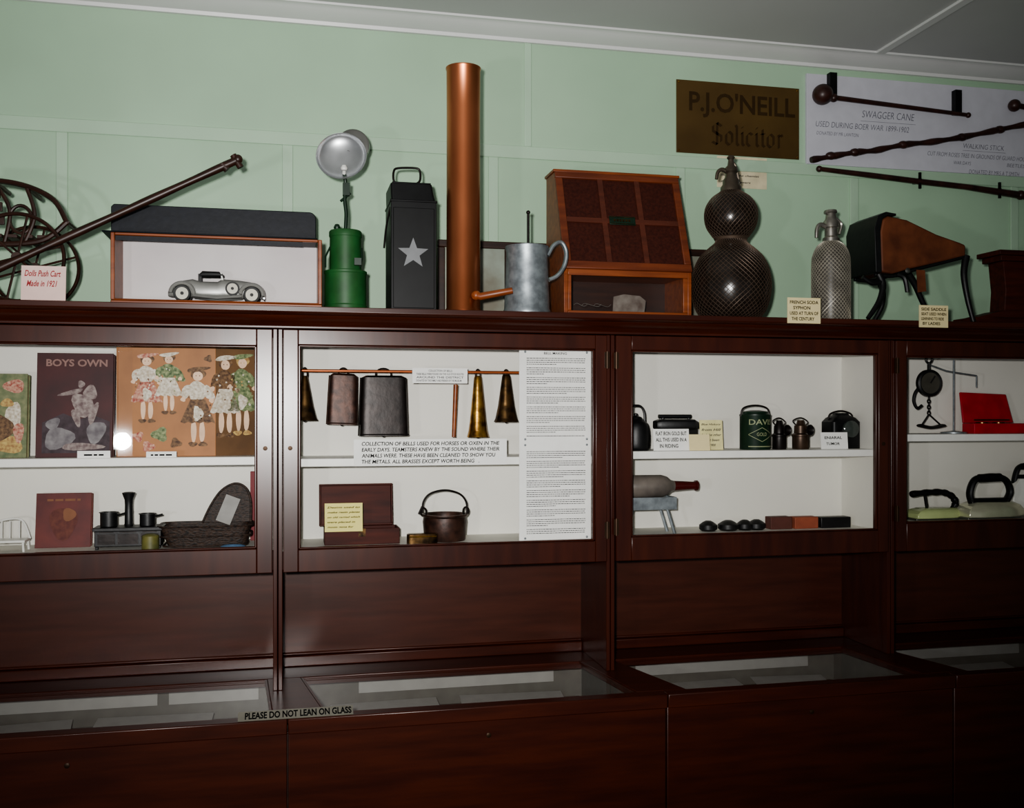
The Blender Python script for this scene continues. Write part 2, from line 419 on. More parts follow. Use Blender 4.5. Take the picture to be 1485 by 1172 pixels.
for i in range(4):
    A=DV[i];B=DV[i+1]
    M().prismz([(A[1],YF+.04),(B[0],YF+.04),(B[2],2.79),(A[3],2.79)],ZCN-.008,ZCN-.004).done('glass_pane',mGLASS2,e,True,label='horizontal glass lid pane')
    M().prismz([(B[0]-.006,YF+.04),(B[0],YF+.04),(B[2],2.79),(B[2]-.006,2.79)],ZCN-.004,ZCN-.001).done('glazing_bead',mMAH,e,True)
    M().prismz([(A[1],YF+.04),(A[1]+.006,YF+.04),(A[3]+.006,2.79),(A[3],2.79)],ZCN-.004,ZCN-.001).done('glazing_bead',mMAH,e,True)
    cx=(A[1]+B[0])/2
    M().lathe([(.006,0),(.006,.002),(.003,.003)],seg=16,mtx=Matrix.Translation((cx,YF+.012,ZCN-.075))@Matrix.Rotation(math.pi/2,4,'X')).done('keyhole_escutcheon',mHINGE,e,True)
for a,b,zz in ((-.80,-.35,0),(-.32,-.08,0),(.20,.78,0),(1.04,1.62,0),(1.88,2.4,0)):
    o=M().box(a,b,-.0,.0015,0,.05).done('document_sheet',mPAPERD)
    o.location=(0,2.892,ZCN-.082); o.rotation_euler=(-.05,0,0)
    top(o,'white document sheet standing inside the counter case','paper','documents in the counter cases')
for a,b,r in ((-.80,-.55,.1),(-.5,-.2,-.05),(.12,.42,.04),(.48,.78,-.06),(1.05,1.35,.05),(1.39,1.62,-.1),(1.9,2.3,.03)):
    o=M().box(-(b-a)/2,(b-a)/2,-.085,.085,0,.001).done('document_sheet',mPAPERD); o.location=((a+b)/2,2.755,ZCN-.105); o.rotation_euler=(.12,0,r)
    top(o,'white document sheet lying on the padded case floor','paper','documents in the counter cases')
xa,xb=WX(345,2.43),WX(512,2.43); lw=xb-xa
o=M().prismx([(0,0),(.022,0),(.022,.016)],0,lw).done('warning_label',mTAPE); o.location=(xa,2.418,ZCN)
top(o,'grey wedge strip label with black warning lettering on the counter edge','label')
al=math.atan2(.016,.022)
tm=M(); tm.text('PLEASE DO NOT LEAN ON GLASS',.016,lw-.004,.004,.0235,-.0005,bold=.03,mtx=Matrix.Rotation(-(math.pi/2-al),4,'X'))
tm.done('lettering',mINK,o)
# ---------------------------------------------------------------- cards
def card(name,u0,u1,v0,v1,Y,base,lines,pm,im,label,lean=0.0,catg='card',group=None,shear=0,margin=.07,fill=.62,bold=.02):
    uc=(u0+u1)/2; X0=WX(u0,Y);X1=WX(u1,Y);xc=(X0+X1)/2
    zt=WZ(uc,v0,Y); zb=base if base is not None else WZ(uc,v1,Y)
    w=X1-X0;h=zt-zb
    o=M().box(-w/2,w/2,0,.0015,0,h).done(name,pm); o.location=(xc,Y,zb); o.rotation_euler=(-lean,0,0)
    top(o,label,catg,group)
    if lines:
        m=M(); n=len(lines); lh=h*(1-2*margin)/n; got=False
        for i,L in enumerate(lines):
            if isinstance(L,tuple): L,fr,off=L
            else: fr,off=1.0,0.0
            if not L: continue
            got=True
            xa=-w/2+w*margin+off*w; xb2=xa+(w*(1-2*margin))*fr
            zb2=h*(1-margin)-lh*(i+1)+lh*(1-fill)/2
            if L=='~': m.dashes(xa,xb2,zb2,lh*fill*.6,-.0006)
            else: m.text(L,xa,xb2,zb2,zb2+lh*fill,-.0006,shear=shear,bold=bold)
        if got: m.done('lettering',im,o,recalc=False)
    return o
G='handwritten exhibit cards'
card('exhibit_card',30,95,385,432,2.625,ZT,[('Dolls Push Cart',.95,0),('Made in 1921',.8,.05),''],mPINKC,mREDINK,'pale pink handwritten card on the cabinet top',.08,group=G,shear=.3)
card('exhibit_card',1142,1190,432,469,2.5985,None,['FRENCH SODA',('SYPHON',.6,.1),'USED AT TURN OF',('THE CENTURY',.8,.05)],mCREAM,mINK,'cream handwritten card on the cabinet top edge beside the soda syphon',group=G)
card('exhibit_card',1333,1375,443,475,2.5985,None,['SIDE SADDLE','SEAT USED WHEN',('LEARNING TO RIDE',.9,0),('BY LADIES',.7,.05)],mCREAM,mINK,'cream handwritten card on the cabinet top edge below the leather seat',group=G)
card('wall_notice',1040,1112,228,273,WY-.0015,None,[('J. D. Baker',.4,.3),'This bottle held soda',('made by the chemist',.9,0),('for many years',.7,0)],mat('faded_notice',(214,204,172),.7),mGREYINK,'cream paper notice pinned to the green wall',group=None,catg='notice',shear=.3,fill=.4)
# ---------------------------------------------------------------- doll push cart
T=Th('doll_push_cart','dark bentwood dolls push cart with wheels and long pole handle','doll cart',20,2.74,ZT)
s=T.s
RW=62*s
for dy in (-.06,.12):
    m=M(); cx,cz=T.x(34,0),RW+2.8*s
    m.tube([(cx+RW*math.cos(a*math.pi/28),dy,cz+RW*math.sin(a*math.pi/28)) for a in range(56)],2.8*s,8,closed=True,flat=1.6)
    for a in range(6):
        an=a*math.pi/3+.3
        m.tube([(cx,dy,cz),(cx+RW*math.cos(an),dy,cz+RW*math.sin(an))],1.8*s,6)
    m.lathe([(7*s,-.010),(8*s,0),(7*s,.010)],seg=20,mtx=Matrix.Translation((cx,dy,cz))@Matrix.Rotation(math.pi/2,4,'X'))
    m.done('wheel',mDKW,T.e,label='dark wooden spoked wheel')
M().tube([(T.x(34),-.06,RW+2.8*s),(T.x(34),.12,RW+2.8*s)],2.6*s,8).done('axle',mIRON,T.e)
m=M()
for dy in (-.045,.105):
    m.tube(cat([T.p(-60,266,dy),T.p(-10,262,dy),T.p(38,270,dy),T.p(78,290,dy),T.p(97,322,dy)]),4*s,8,flat=1.6)
    m.tube(cat([T.p(-60,350,dy),T.p(0,354,dy),T.p(62,348,dy),T.p(97,322,dy)]),4*s,8)
    m.tube(cat([T.p(-10,262,dy),T.p(14,304,dy),T.p(6,354,dy)]),3*s,8)
    m.tube(cat([T.p(38,270,dy),T.p(50,312,dy),T.p(36,352,dy)]),3*s,8)
    rc=T.p(30,318,dy); m.tube([(rc[0]+15*s*math.cos(a*math.pi/12),dy,rc[2]+20*s*math.sin(a*math.pi/12)) for a in range(24)],2.2*s,8,closed=True)
for u,v in ((-10,262),(38,270),(97,322)):
    q0=T.p(u,v,-.045); m.tube([q0,(q0[0],.105,q0[2])],3.4*s,8)
m.done('bentwood_frame',mDKW,T.e,label='curved dark bentwood seat frame')
for k_ in range(6):
    u=-50+k_*22
    M().box(T.x(u),T.x(u+16),-.048,.108,T.z(349),T.z(344)).done('seat_slat',mDKW,T.e,bevel=.001)
for k_ in range(4):
    v=262+k_*19
    M().box(T.x(-58),T.x(6+3*k_),-.056,-.049,T.z(v+13),T.z(v)).done('side_slat',mDKW,T.e,bevel=.001)
m=M(); P0=Vector(T.p(-30,402,-.085)); P1=Vector(T.p(342,233,-.085))
m.tube([P0.lerp(P1,i/24) for i in range(25)],[ (5.6+1.5*math.sin(i*.9)*(.3))*s for i in range(25)],10)
m.tube([T.p(338,225,-.085),T.p(349,243,-.085)],5*s,10); m.tube([T.p(322,238,-.085),T.p(330,246,-.085)],6*s,10)
m.ball(T.p(345,231,-.085),7*s)
m.done('pole_handle',mDKW,T.e,bevel=0,label='long dark wooden pole handle')
# ---------------------------------------------------------------- car case
T=Th('model_case','wooden framed case with pale backdrop and raised dark lid','display box',313,2.665,ZT)
s=T.s; xa,xb=T.x(160),T.x(467); zt=T.z(342); D=.15
m=M()
m.box(xa,xb,0,D,0,.012)
m.box(xa,xa+.010,0,D,.012,zt).box(xb-.010,xb,0,D,.012,zt).box(xa+.010,xb-.010,0,.012,zt-.007,zt).box(xa,xb,0,.01,.012,.016)
m.box(xa+.010,xb-.010,D-.012,D-.006,.012,zt)
m.done('frame',mORW,T.e,bevel=.002)
M().box(xa+.010,xb-.010,D-.016,D-.012,.012,zt).box(xa+.010,xb-.010,.015,D-.016,.012,.014).done('backdrop',mBACKD,T.e)
M().box(xa+.010,xb-.05,.011,.013,zt-.018,zt-.007).done('header_strip',mNAVY,T.e)
xl=[T.x(162,.15),T.x(458,.15)]; zl=T.z(303,.15)
m=M(); R=.018
poly=[(xl[0],zt),(xl[1],zt),(xl[1],zl-R)]+[(xl[1]-R+R*math.cos(a*math.pi/12),zl-R+R*math.sin(a*math.pi/12)) for a in range(1,7)]+[(xl[0]+R*.4,zl),(xl[0],zl-R*.4)]
m.prism(poly,D-.012,D+.008).box(xl[0],xl[1],.0,D-.012,zt,zt+.004)
m.done('lid',mNAVY,T.e,bevel=.002,label='dark navy raised lid')
# model car
T=Th('model_car','silver vintage roadster model with spare wheel inside the wooden case','model car',314,2.735,ZT+.0145)
s=T.s
def px(u): return (u-314)*T.Y*F/yd(314)**2
def pz(v): return (428-v)*s*1.06
W2=.026
bs=[]
for u,vt,vb,hw in ((245,412,419,.45),(249,404,420,.6),(262,398,420,.72),(280,395,420,.8),(292,398,421,.84),(316,398,421,.84),(323,394,421,.8),(345,395,420,.68),(364,397,420,.58),(372,400,420,.55),(374,402,419,.5)):
    bs.append((px(u),(pz(vt)+pz(vb))/2,(pz(vt)-pz(vb))/2,W2*hw,0))
M().loftx(bs,n=28,e=3.4).done('car_body',mCARB,T.e,angle=60)
for cu in (266,366):
    for sg in (-1,1):
        arc=[(px(cu)+16*s*math.cos(math.radians(a)),sg*W2,pz(416)+15*s*math.sin(math.radians(a))) for a in range(-5,186,14)]
        M().tube(arc,3.0*s,10,flat=2.4).done('mudguard',mCARG,T.e)
for sg in (-1,1): M().tube([(px(281),sg*W2,pz(418)),(px(315),sg*W2,pz(421)),(px(351),sg*W2,pz(418))],2.2*s,8,flat=2.6).done('running_board',mCARG,T.e)
for cu in (266,366):
    for sg in (-1,1):
        m=M(); mt=Matrix.Translation((px(cu),sg*W2,pz(416)))@Matrix.Rotation(math.pi/2,4,'X')
        m.lathe([(8.5*s,-.003),(11.5*s,-.004),(12.2*s,0),(11.5*s,.004),(8.5*s,.003)],seg=28,mtx=mt)
        m.lathe([(8.6*s,-.0045),(8.6*s,.0045)],seg=24,mi=1,mtx=mt).lathe([(2.5*s,-.006),(2.5*s,.006)],seg=12,mi=0,mtx=mt)
        m.done('wheel',[mRUBBER,mCARW],T.e)
m=M(); mt=Matrix.Translation((px(338),-W2-.001,pz(408)))@Matrix.Rotation(math.pi/2,4,'X')
m.lathe([(7.4*s,-.003),(10*s,-.003),(10*s,.003),(7.4*s,.003)],seg=24,mtx=mt).lathe([(7.5*s,-.004),(7.5*s,.004)],seg=20,mi=1,mtx=mt).lathe([(2.2*s,-.006),(2.2*s,.006)],seg=12,mi=0,mtx=mt).done('spare_wheel',[mRUBBER,mCARW],T.e)
M().loftx([(px(290),pz(390),3*s,W2*.55,0),(px(294),pz(388),4.8*s,W2*.66,0),(px(318),pz(388),4.4*s,W2*.66,0),(px(325),pz(390),1.5*s,W2*.6,0)]).box(px(288),px(293),-W2*.5,W2*.5,pz(401),pz(388)).done('soft_top',mRUBBER,T.e)
M().prism([(px(322),pz(397)),(px(325),pz(397)),(px(322),pz(386)),(px(320),pz(386))],-W2*.6,W2*.6).done('windscreen',mCHROME,T.e)
for sg in (-1,1): M().ball((px(374),sg*W2*.6,pz(404)),4*s).done('headlamp',mSILV,T.e)
M().tube([(px(384),-W2,pz(420)),(px(384),W2,pz(420))],1.4*s,8).tube([(px(372),-W2*.4,pz(418)),(px(384),-W2*.4,pz(420))],1.2*s).done('bumper',mSILV,T.e)
# ---------------------------------------------------------------- green carbide lamp
T=Th('carbide_table_lamp','green enamelled gas lamp with round silver reflector on a stem','lamp',501,2.76,ZT)
s=T.s
M().lathe(T.prof([(31,440),(31,431),(30,430),(30,391),(31,390),(31,387),(23,386),(22.5,344),(23.5,343),(23.5,337),(22,335),(0,334)]),seg=40).done('tank',mGREEN,T.e,bevel=.001,label='green enamelled stepped cylindrical tank')
M().lathe([(4*s,0),(5*s,4*s),(3*s,8*s),(0.0001,9*s)],c=(-12*s,0,T.z(334)),seg=14).done('filler_cap',mDGREEN,T.e)
M().tube([T.p(479,358,-.012),T.p(472,372,-.02),T.p(472,388,-.02)],1.4*s).done('pipe',mDGREEN,T.e)
M().tube([T.p(524,360,-.012),T.p(525,374,-.02),T.p(522,388,-.024)],1.6*s).box(T.x(512),T.x(522),-30*s,-22*s,T.z(388),T.z(378)).done('valve',mDGREEN,T.e)
M().tube(cat([T.p(501,335),T.p(502,310),T.p(500,290),T.p(501,266),T.p(499,250,-.01)]),2.8*s,10).tube([T.p(494,292),T.p(508,280)],2*s).box(T.x(497),T.x(507),-.01,.006,T.z(284),T.z(266)).done('stem',mDGREEN,T.e)
prof=cat([(.0005,14,0),(12,13.5,0),(24,10,0),(32,5,0),(35.5,0,0),(36.5,-1,0),(36,1.5,0),(33,6.5,0),(24,12,0),(12,15.5,0),(.0005,16,0)],4)
mt=Matrix.Translation(T.p(495,226,-.01))@Matrix.Rotation(math.radians(-10),4,'Z')@Matrix.Rotation(math.radians(-14),4,'X')@Matrix.Rotation(-math.pi/2,4,'X')
M().lathe([(p.x*s,p.y*s) for p in prof],seg=44,mtx=mt,caps=False).done('reflector',mat('brushed_reflector',(186,188,190),.34,.8,var=.1,scale=14),T.e,angle=60,label='grey polished dish reflector')
mt2=Matrix.Translation(T.p(513,214,.05))@Matrix.Rotation(math.radians(-10),4,'Z')@Matrix.Rotation(-math.pi/2,4,'X')
M().lathe([(22*s,0),(24*s,-3*s),(24*s,-12*s),(21*s,-13*s)],seg=32,mtx=mt2).tube([T.p(505,222,.02),T.p(512,215,.045)],4*s).done('reflector_back_cap',mCHROME,T.e)
M().tube([T.p(499,252,-.012),T.p(499,240,-.03)],[2.6*s,2*s]).lathe([(4*s,0),(5*s,3*s),(3*s,7*s),(.0001,8*s)],c=T.p(499,247,-.032),seg=14).done('burner',mWHITEP,T.e)
# ---------------------------------------------------------------- black tin lantern
T=Th('black_tin_canister','tall black tin canister with silver star and wire handle','canister',600,2.70,ZT)
s=T.s; xa,xb=T.x(567),T.x(633); z1=T.z(291); z2=T.z(268,.02); D=.15
m=M().box(xa,xb,0,D,0,z1).box(xa-.002,xb+.002,-.002,D+.002,z1-.004,z1+.002).box(xa-.001,xb+.001,-.001,D+.001,0,.006)
m.loftz([((xa+xb)/2,D/2,z1,(xb-xa)/2*.98,D/2*.98),((xa+xb)/2-.003,D/2,z1+(z2-z1)*.35,(xb-xa)/2*.95,D/2*.96),((xa+xb)/2-.006,D/2,z2,(xb-xa)/2*.91,D/2*.93)],e=24,n=44)
m.box(xa+.004,xb-.014,.008,D-.008,z2,z2+.004)
m.box(xa+.006,xb-.006,-.003,0,.012,z1-.02)
m.done('body',mBLACK,T.e,bevel=.0015)
m=M(); cx,cz=T.x(599),T.z(368); pts=[]
for a in range(10):
    r=(23 if a%2==0 else 9.5)*s; t=math.pi/2+a*math.pi/5; pts.append((cx+r*math.cos(t),cz+r*math.sin(t)))
m.prism(pts,-.005,-.003).done('star_emblem',mSTAR,T.e,label='flat silver five pointed star')
m=M(); h=.05
m.tube(cat([T.p(577,267,h),T.p(571,262,h),T.p(571,249,h),T.p(577,244,h),T.p(603,244,h),T.p(609,249,h),T.p(609,262,h),T.p(603,267,h)],4),1.7*s,8)
m.tube([T.p(577,267,h),T.p(603,267,h)],1.7*s,8).done('wire_handle',mDKIRON,T.e)
M().tube(cat([T.p(566,300,.03),T.p(560,330,.05),T.p(557,360,.06)]),1.5*s).done('side_wire',mDKIRON,T.e)
# ---------------------------------------------------------------- copper tube
T=Th('copper_tube','tall upright polished copper cylinder with side handle','copper cylinder',672,2.69,ZT)
s=T.s
M().lathe(T.prof([(26,443),(26,438),(24.6,436),(24.3,160),(24.6,104),(25.6,102.5),(25.6,100.5),(24,100.5),(23.2,104),(23.2,130),(0,131)]),seg=48).box(24*s-.002,24*s,-.002,.002,.02,.55).done('cylinder',mCOPPER,T.e)
M().tube([(T.x(681),-24*s,T.z(430)),(T.x(691),-30*s,T.z(433)),(T.x(735),-36*s,T.z(424))],[4*s,5.5*s,4.8*s],12).ball((T.x(686),-25*s,T.z(431)),7*s).done('side_handle',mORW,T.e,label='brown wooden handle')
# ---------------------------------------------------------------- galvanised jug
T=Th('galvanised_jug','mottled galvanised metal jug with side handle and dark plunger rod','jug',764,2.685,ZT)
s=T.s
M().lathe(T.prof([(34,448),(34.5,444),(33,441),(32,420),(30.5,385),(30,366),(31.5,363),(31.5,360),(29,360),(29,366),(29,375),(0,376)]),seg=40).done('body',mGALV,T.e)
M().tube(cat([T.p(794,371),T.p(803,356),T.p(814,352),T.p(821,366),T.p(818,386),T.p(808,400),T.p(796,406)]),3.2*s,10,flat=1.6).done('handle',mGALV,T.e)
M().tube([(T.x(766),.0,T.z(376)),(T.x(766),0,T.z(308))],2*s,8).ball((T.x(766),0,T.z(308)),3*s).done('plunger_rod',mDKIRON,T.e)
# ---------------------------------------------------------------- long frame behind
Y=3.0
xa,xb=WX(635,Y),WX(1042,Y); zt=WZ(640,347,Y)
e=empty('framed_mirror',((xa+xb)/2,Y,ZT),'long dark wood framed mirror leaning behind the exhibits','mirror')
m=M().box(xa,xb,Y,Y+.02,zt-.022,zt).box(xa,xb,Y,Y+.02,ZT,ZT+.03).box(xa,xa+.022,Y,Y+.02,ZT+.03,zt-.022).box(xb-.03,xb,Y,Y+.02,ZT+.03,zt-.022)
for u in (737,): m.box(WX(u,Y)-.01,WX(u,Y)+.01,Y,Y+.02,ZT+.03,zt-.022)
m.done('frame',mDKW,e,True,bevel=.003)
M().box(xa+.02,xb-.02,Y+.010,Y+.016,ZT+.028,zt-.02).done('mirror_plate',mat('clouded_mirror',(160,170,158),.35,.3,c2=(128,124,110),scale=9),e,True)
# ---------------------------------------------------------------- slanted display box
Y0=2.73; xa,xb=WX(818,Y0),WX(1003,Y0); zM=WZ(905,392,Y0); zTp=WZ(885,254,Y0+.11); TD=.11
e=empty('sloping_display_box',((xa+xb)/2,Y0,ZT),'reddish brown wooden display box with sloping latticed lid and glazed base','display box')
m=M()
side=[(Y0,ZT),(Y0,zM),(Y0+TD,zTp),(Y0+.20,zTp),(Y0+.20,ZT)]
m.prismx(side,xa,xa+.012).prismx(side,xb-.012,xb)
m.box(xa+.012,xb-.012,Y0+.19,Y0+.20,ZT,zTp).box(xa-.004,xb+.004,Y0+TD-.008,Y0+.206,zTp,zTp+.008)
m.box(xa+.012,xb-.012,Y0,Y0+.19,ZT,ZT+.010)
m.box(xa+.012,xb-.012,Y0,Y0+.012,zM-.018,zM)
m.box(xa+.012,xb-.012,Y0,Y0+.012,ZT+.010,ZT+.020)
m.box(xa+.012,xa+.022,Y0,Y0+.01,ZT+.020,zM-.018).box(xb-.026,xb-.012,Y0,Y0+.01,ZT+.020,zM-.018)
m.box(xa+.012,xb-.012,Y0+.012,Y0+.19,zM-.012,zM-.004)
m.done('body',mORW,e,True,bevel=.0015)
M().box(xa+.012,xb-.012,Y0+.182,Y0+.19,ZT+.01,zM-.012).box(xa+.012,xb-.012,Y0+.012,Y0+.182,ZT+.01,ZT+.012).done('base_lining',mDKW,e,True)
L=math.hypot(TD,zTp-zM); ang=math.atan2(TD,zTp-zM)
mt=Matrix.Translation((0,Y0-.004,zM))@Matrix.Rotation(-ang,4,'X')
m=M(); wd=xb-xa
m.box(xa,xb,-.004,.008,0,.024,mtx=mt).box(xa,xb,-.004,.008,L-.020,L,mtx=mt).box(xa,xa+.022,-.004,.008,.024,L-.02,mtx=mt).box(xb-.022,xb,-.004,.008,.024,L-.02,mtx=mt)
lid=m.done('lid',wood('lid_frame_wood',(92,44,26),(118,60,35),.45),e,True,bevel=.002,label='sloping latticed lid')
m=M()
for i in (1,2):
    x=xa+.022+(wd-.044)*i/3; m.box(x-.008,x+.008,-.0025,.006,.024,L-.02,mtx=mt)
m.box(xa+.022,xb-.022,-.0022,.0055,L*.5-.008,L*.5+.008,mtx=mt).done('muntin',wood('lid_muntin_wood',(74,35,23),(92,45,30),.5),lid,True)
M().box(xa+.02,xb-.02,.003,.006,.02,L-.018,mtx=mt).done('panel',mREDPAN,lid,True,label='dark red gauze panels')
cx=xa+wd*.49
pl=M().box(cx-.04,cx+.04,-.007,-.004,L*.5-.014,L*.5+.014,mtx=mt).done('name_plaque',mDGREEN,e,True,bevel=.001)
m=M().box(cx-.037,cx+.037,-.0075,-.007,L*.5+.010,L*.5+.0115,mtx=mt).box(cx-.037,cx+.037,-.0075,-.007,L*.5-.0115,L*.5-.010,mtx=mt)
for k in range(6): m.box(cx-.027+k*.009,cx-.021+k*.009,-.0075,-.007,L*.5-.004,L*.5+.004,mtx=mt)
m.done('plaque_marking',mBRASSD,pl,True,recalc=False)
m=M()
for q_,(aa,bb) in enumerate(((.03,.06),(.055,.1),(.09,.13))):
    m.tube(cat([(xa+aa,Y0+.006,ZT+.036),(xa+aa+.01,Y0+.006,ZT+.041),(xa+bb,Y0+.006,ZT+.033),(xa+bb+.012,Y0+.006,ZT+.040)]),.0006,5)
gp=M().box(xa+.02,xb-.024,Y0+.007,Y0+.009,ZT+.018,zM-.016).done('glass_pane',mGLASS2,e,True)
m.done('etched_scroll',mPEWT,gp,True)
m=M().prism([(xa+.165,ZT+.013),(xa+.168,ZT+.07),(xa+.20,ZT+.078),(xa+.25,ZT+.074),(xa+.268,ZT+.06),(xa+.262,ZT+.013)],Y0+.06,Y0+.064)
o=m.done('folded_cloth',mat('dull_cloth',(124,116,108),.8,c2=(84,70,62),scale=30)); o.location=(0,0,-.0008); top(o,'dull folded cloth inside the glazed base of the box','cloth')
# ---------------------------------------------------------------- gourd seltzer bottle
T=Th('gourd_soda_bottle','large double gourd brown glass soda bottle covered in wire mesh','soda bottle',1060,2.75,ZT)
s=T.s
full=[(28,458),(42,453),(51,440),(56,422),(57,406),(54,388),(46,370),(34,358),(24,350),(22,345),(27,339),(35,327),(38,313),(36,299),(28,287),(18,280),(13,276)]
pr=T.prof(full,5)
M().lathe(pr,seg=48).done('bottle',mGBOT,T.e,angle=80)
zc=T.z(346)
lo=[p for p in pr if p[1]<=zc][4:]; hi=[p for p in pr if p[1]>=zc][:-3]
M().lattice(lo,44,.40,.0008).lattice(hi,34,.30,.0008).lathe([(23*s,-3*s),(24.5*s,0),(23*s,3*s)],c=(0,0,zc),seg=32).done('wire_mesh',mWIRE,T.e,label='tarnished diamond wire mesh cover')
hp=[(15,281),(15,272),(12,268),(12,262),(9,258),(8,252),(10,249),(9,244),(5,240),(4,232),(6,229),(4,226),(0,225)]
M().lathe([(max(r,.01)*s,T.z(v)) for r,v in hp],seg=24).tube(cat([T.p(1056,250),T.p(1047,246),T.p(1041,250),T.p(1039,260)]),[3.4*s,2.4*s],10).tube(cat([T.p(1058,231),T.p(1066,240),T.p(1070,256),T.p(1072,266)]),2*s,8).done('siphon_head',mat('dark_tarnished_tap',(110,100,88),.35,.8,var=.2),T.e,label='tarnished metal tap head')
# ---------------------------------------------------------------- soda siphon
T=Th('soda_siphon','glass soda syphon in silver mesh sleeve with lever head','soda syphon',1205,2.72,ZT)
s=T.s
bp=[(25,462),(27,459),(27,452),(27,385),(25,368),(19,356),(11,350),(9,345)]
pr=T.prof(bp,4)
M().lathe(pr,seg=36).done('bottle',mSBOT,T.e,angle=80)
M().lattice(pr[3:-1],30,.7,.0009,steps=44).done('wire_mesh',mWIRES,T.e)
M().lathe([(max(r,.01)*s,T.z(v)) for r,v in [(12,352),(12,346),(9,343),(9,332),(11,330),(11,322),(8,318),(7,310),(9,308),(8,305),(0,304)]],seg=24).tube(cat([T.p(1200,330),T.p(1190,326),T.p(1185,332),T.p(1184,345)]),[4*s,2.6*s],10).tube(cat([T.p(1203,312),T.p(1212,318),T.p(1219,326),T.p(1216,340)]),2.4*s,8,flat=1.8).tube([T.p(1196,308),T.p(1203,309)],3*s).done('siphon_head',mPEWT,T.e,label='nickel lever head')
# ---------------------------------------------------------------- leather seat on iron legs
T=Th('leather_saddle_stand','brown leather wedge shaped seat on curved black iron legs','saddle seat',1318,2.73,ZT)
s=T.s
hxs=T.Y*F/yd(1318)**2
def X(u): return (u-1318)*hxs
poly=[(1259,401),(1257,345),(1261,327),(1268,322),(1296,326),(1340,344),(1376,354),(1384,357),(1384,373),(1345,383),(1300,395),(1275,403)]
def wedge_w(u): return .075-.018*(u-1255)/130
m=M()
n_=len(poly)
vs=[(X(a),-wedge_w(a),T.z(b)) for a,b in poly]+[(X(a),wedge_w(a),T.z(b)) for a,b in poly]
fs=[tuple(range(n_)),tuple(range(n_,2*n_))[::-1]]+[(i,i+n_,(i+1)%n_+n_,(i+1)%n_) for i in range(n_)]
m.add(vs,fs).done('seat',mLEATH,T.e,bevel=.006,bseg=3,angle=50,label='chunky brown stitched leather seat')
def P(u,v,dy): return (X(u),dy,T.z(v))
# iron plate hugging the tall end
m=M().prism([(X(1250),T.z(402)),(X(1248),T.z(340)),(X(1253),T.z(323)),(X(1264),T.z(317)),(X(1278),T.z(319)),(X(1278),T.z(322)),(X(1266),T.z(321.5)),(X(1259),T.z(327)),(X(1256),T.z(345)),(X(1258),T.z(402))],-.078,.078)
for dy in (-.055,.055): m.tube(cat([P(1254,404,dy),P(1280,405,dy),P(1310,395,dy),P(1345,385,dy),P(1386,373,dy*.95)]),2.8*s,10)
m.tube([P(1386,373,-.052),P(1386,373,.052)],3*s,8)
m.done('frame',mIRON,T.e,bevel=.001,label='black iron seat frame')
zf=3.2*s
for pts in ([P(1260,404,-.055),P(1263,420,-.065),P(1254,443,-.078),(X(1236),-.088,zf)],[P(1386,373,-.052),P(1380,400,-.06),P(1383,436,-.068),(X(1390),-.072,zf)],[P(1290,402,.055),P(1298,420,.065),P(1298,442,.072),(X(1286),.078,zf)],[P(1330,389,.055),P(1344,408,.06),P(1360,438,.068),(X(1380),.072,zf)]):
    M().tube(cat(pts),[5.4*s,3.2*s],10).done('leg',mIRON,T.e)
M().tube(cat([P(1264,414,-.063),P(1248,417,-.066),P(1234,409,-.066)]),3.2*s,8).done('bracket',mIRON,T.e)
M().tube(cat([P(1284,402,-.058),P(1294,408,-.062),P(1297,428,-.066)]),[4*s,3*s],8).done('hanging_bracket',mIRON,T.e)
M().prism([(X(1312),T.z(428)),(X(1324),T.z(426)),(X(1322),T.z(396)),(X(1310),T.z(396))],-.066,-.064).done('strap',mLEATH,T.e)
M().lathe([(3*s,0),(4*s,.001),(2*s,.003)],seg=12,mtx=Matrix.Translation((X(1296),-.071,T.z(398)))@Matrix.Rotation(math.pi/2,4,'X')).done('rivet',mCHROME,T.e)
# ---------------------------------------------------------------- wooden stand
T=Th('wooden_stand','dark brown wooden stand with flared base and square top','wooden stand',1462,2.72,ZT)
x1=T.x(1500)
m=M().box(T.x(1447),x1,-.01,.10,T.z(370),T.z(363)).box(T.x(1452),x1-.006,0,.09,T.z(378),T.z(370))
m.prism([(T.x(1458),T.z(378)),(x1-.015,T.z(378)),(x1-.02,T.z(452)),(T.x(1460),T.z(452)),(T.x(1462),T.z(420))],.01,.08)
m.prism([(T.x(1456),T.z(450)),(x1,T.z(450)),(x1,T.z(461)),(T.x(1418),T.z(461))],0,.09)
m.box(T.x(1412),x1,-.005,.10,0,T.z(461))
m.done('body',mREDW,T.e,bevel=.002)
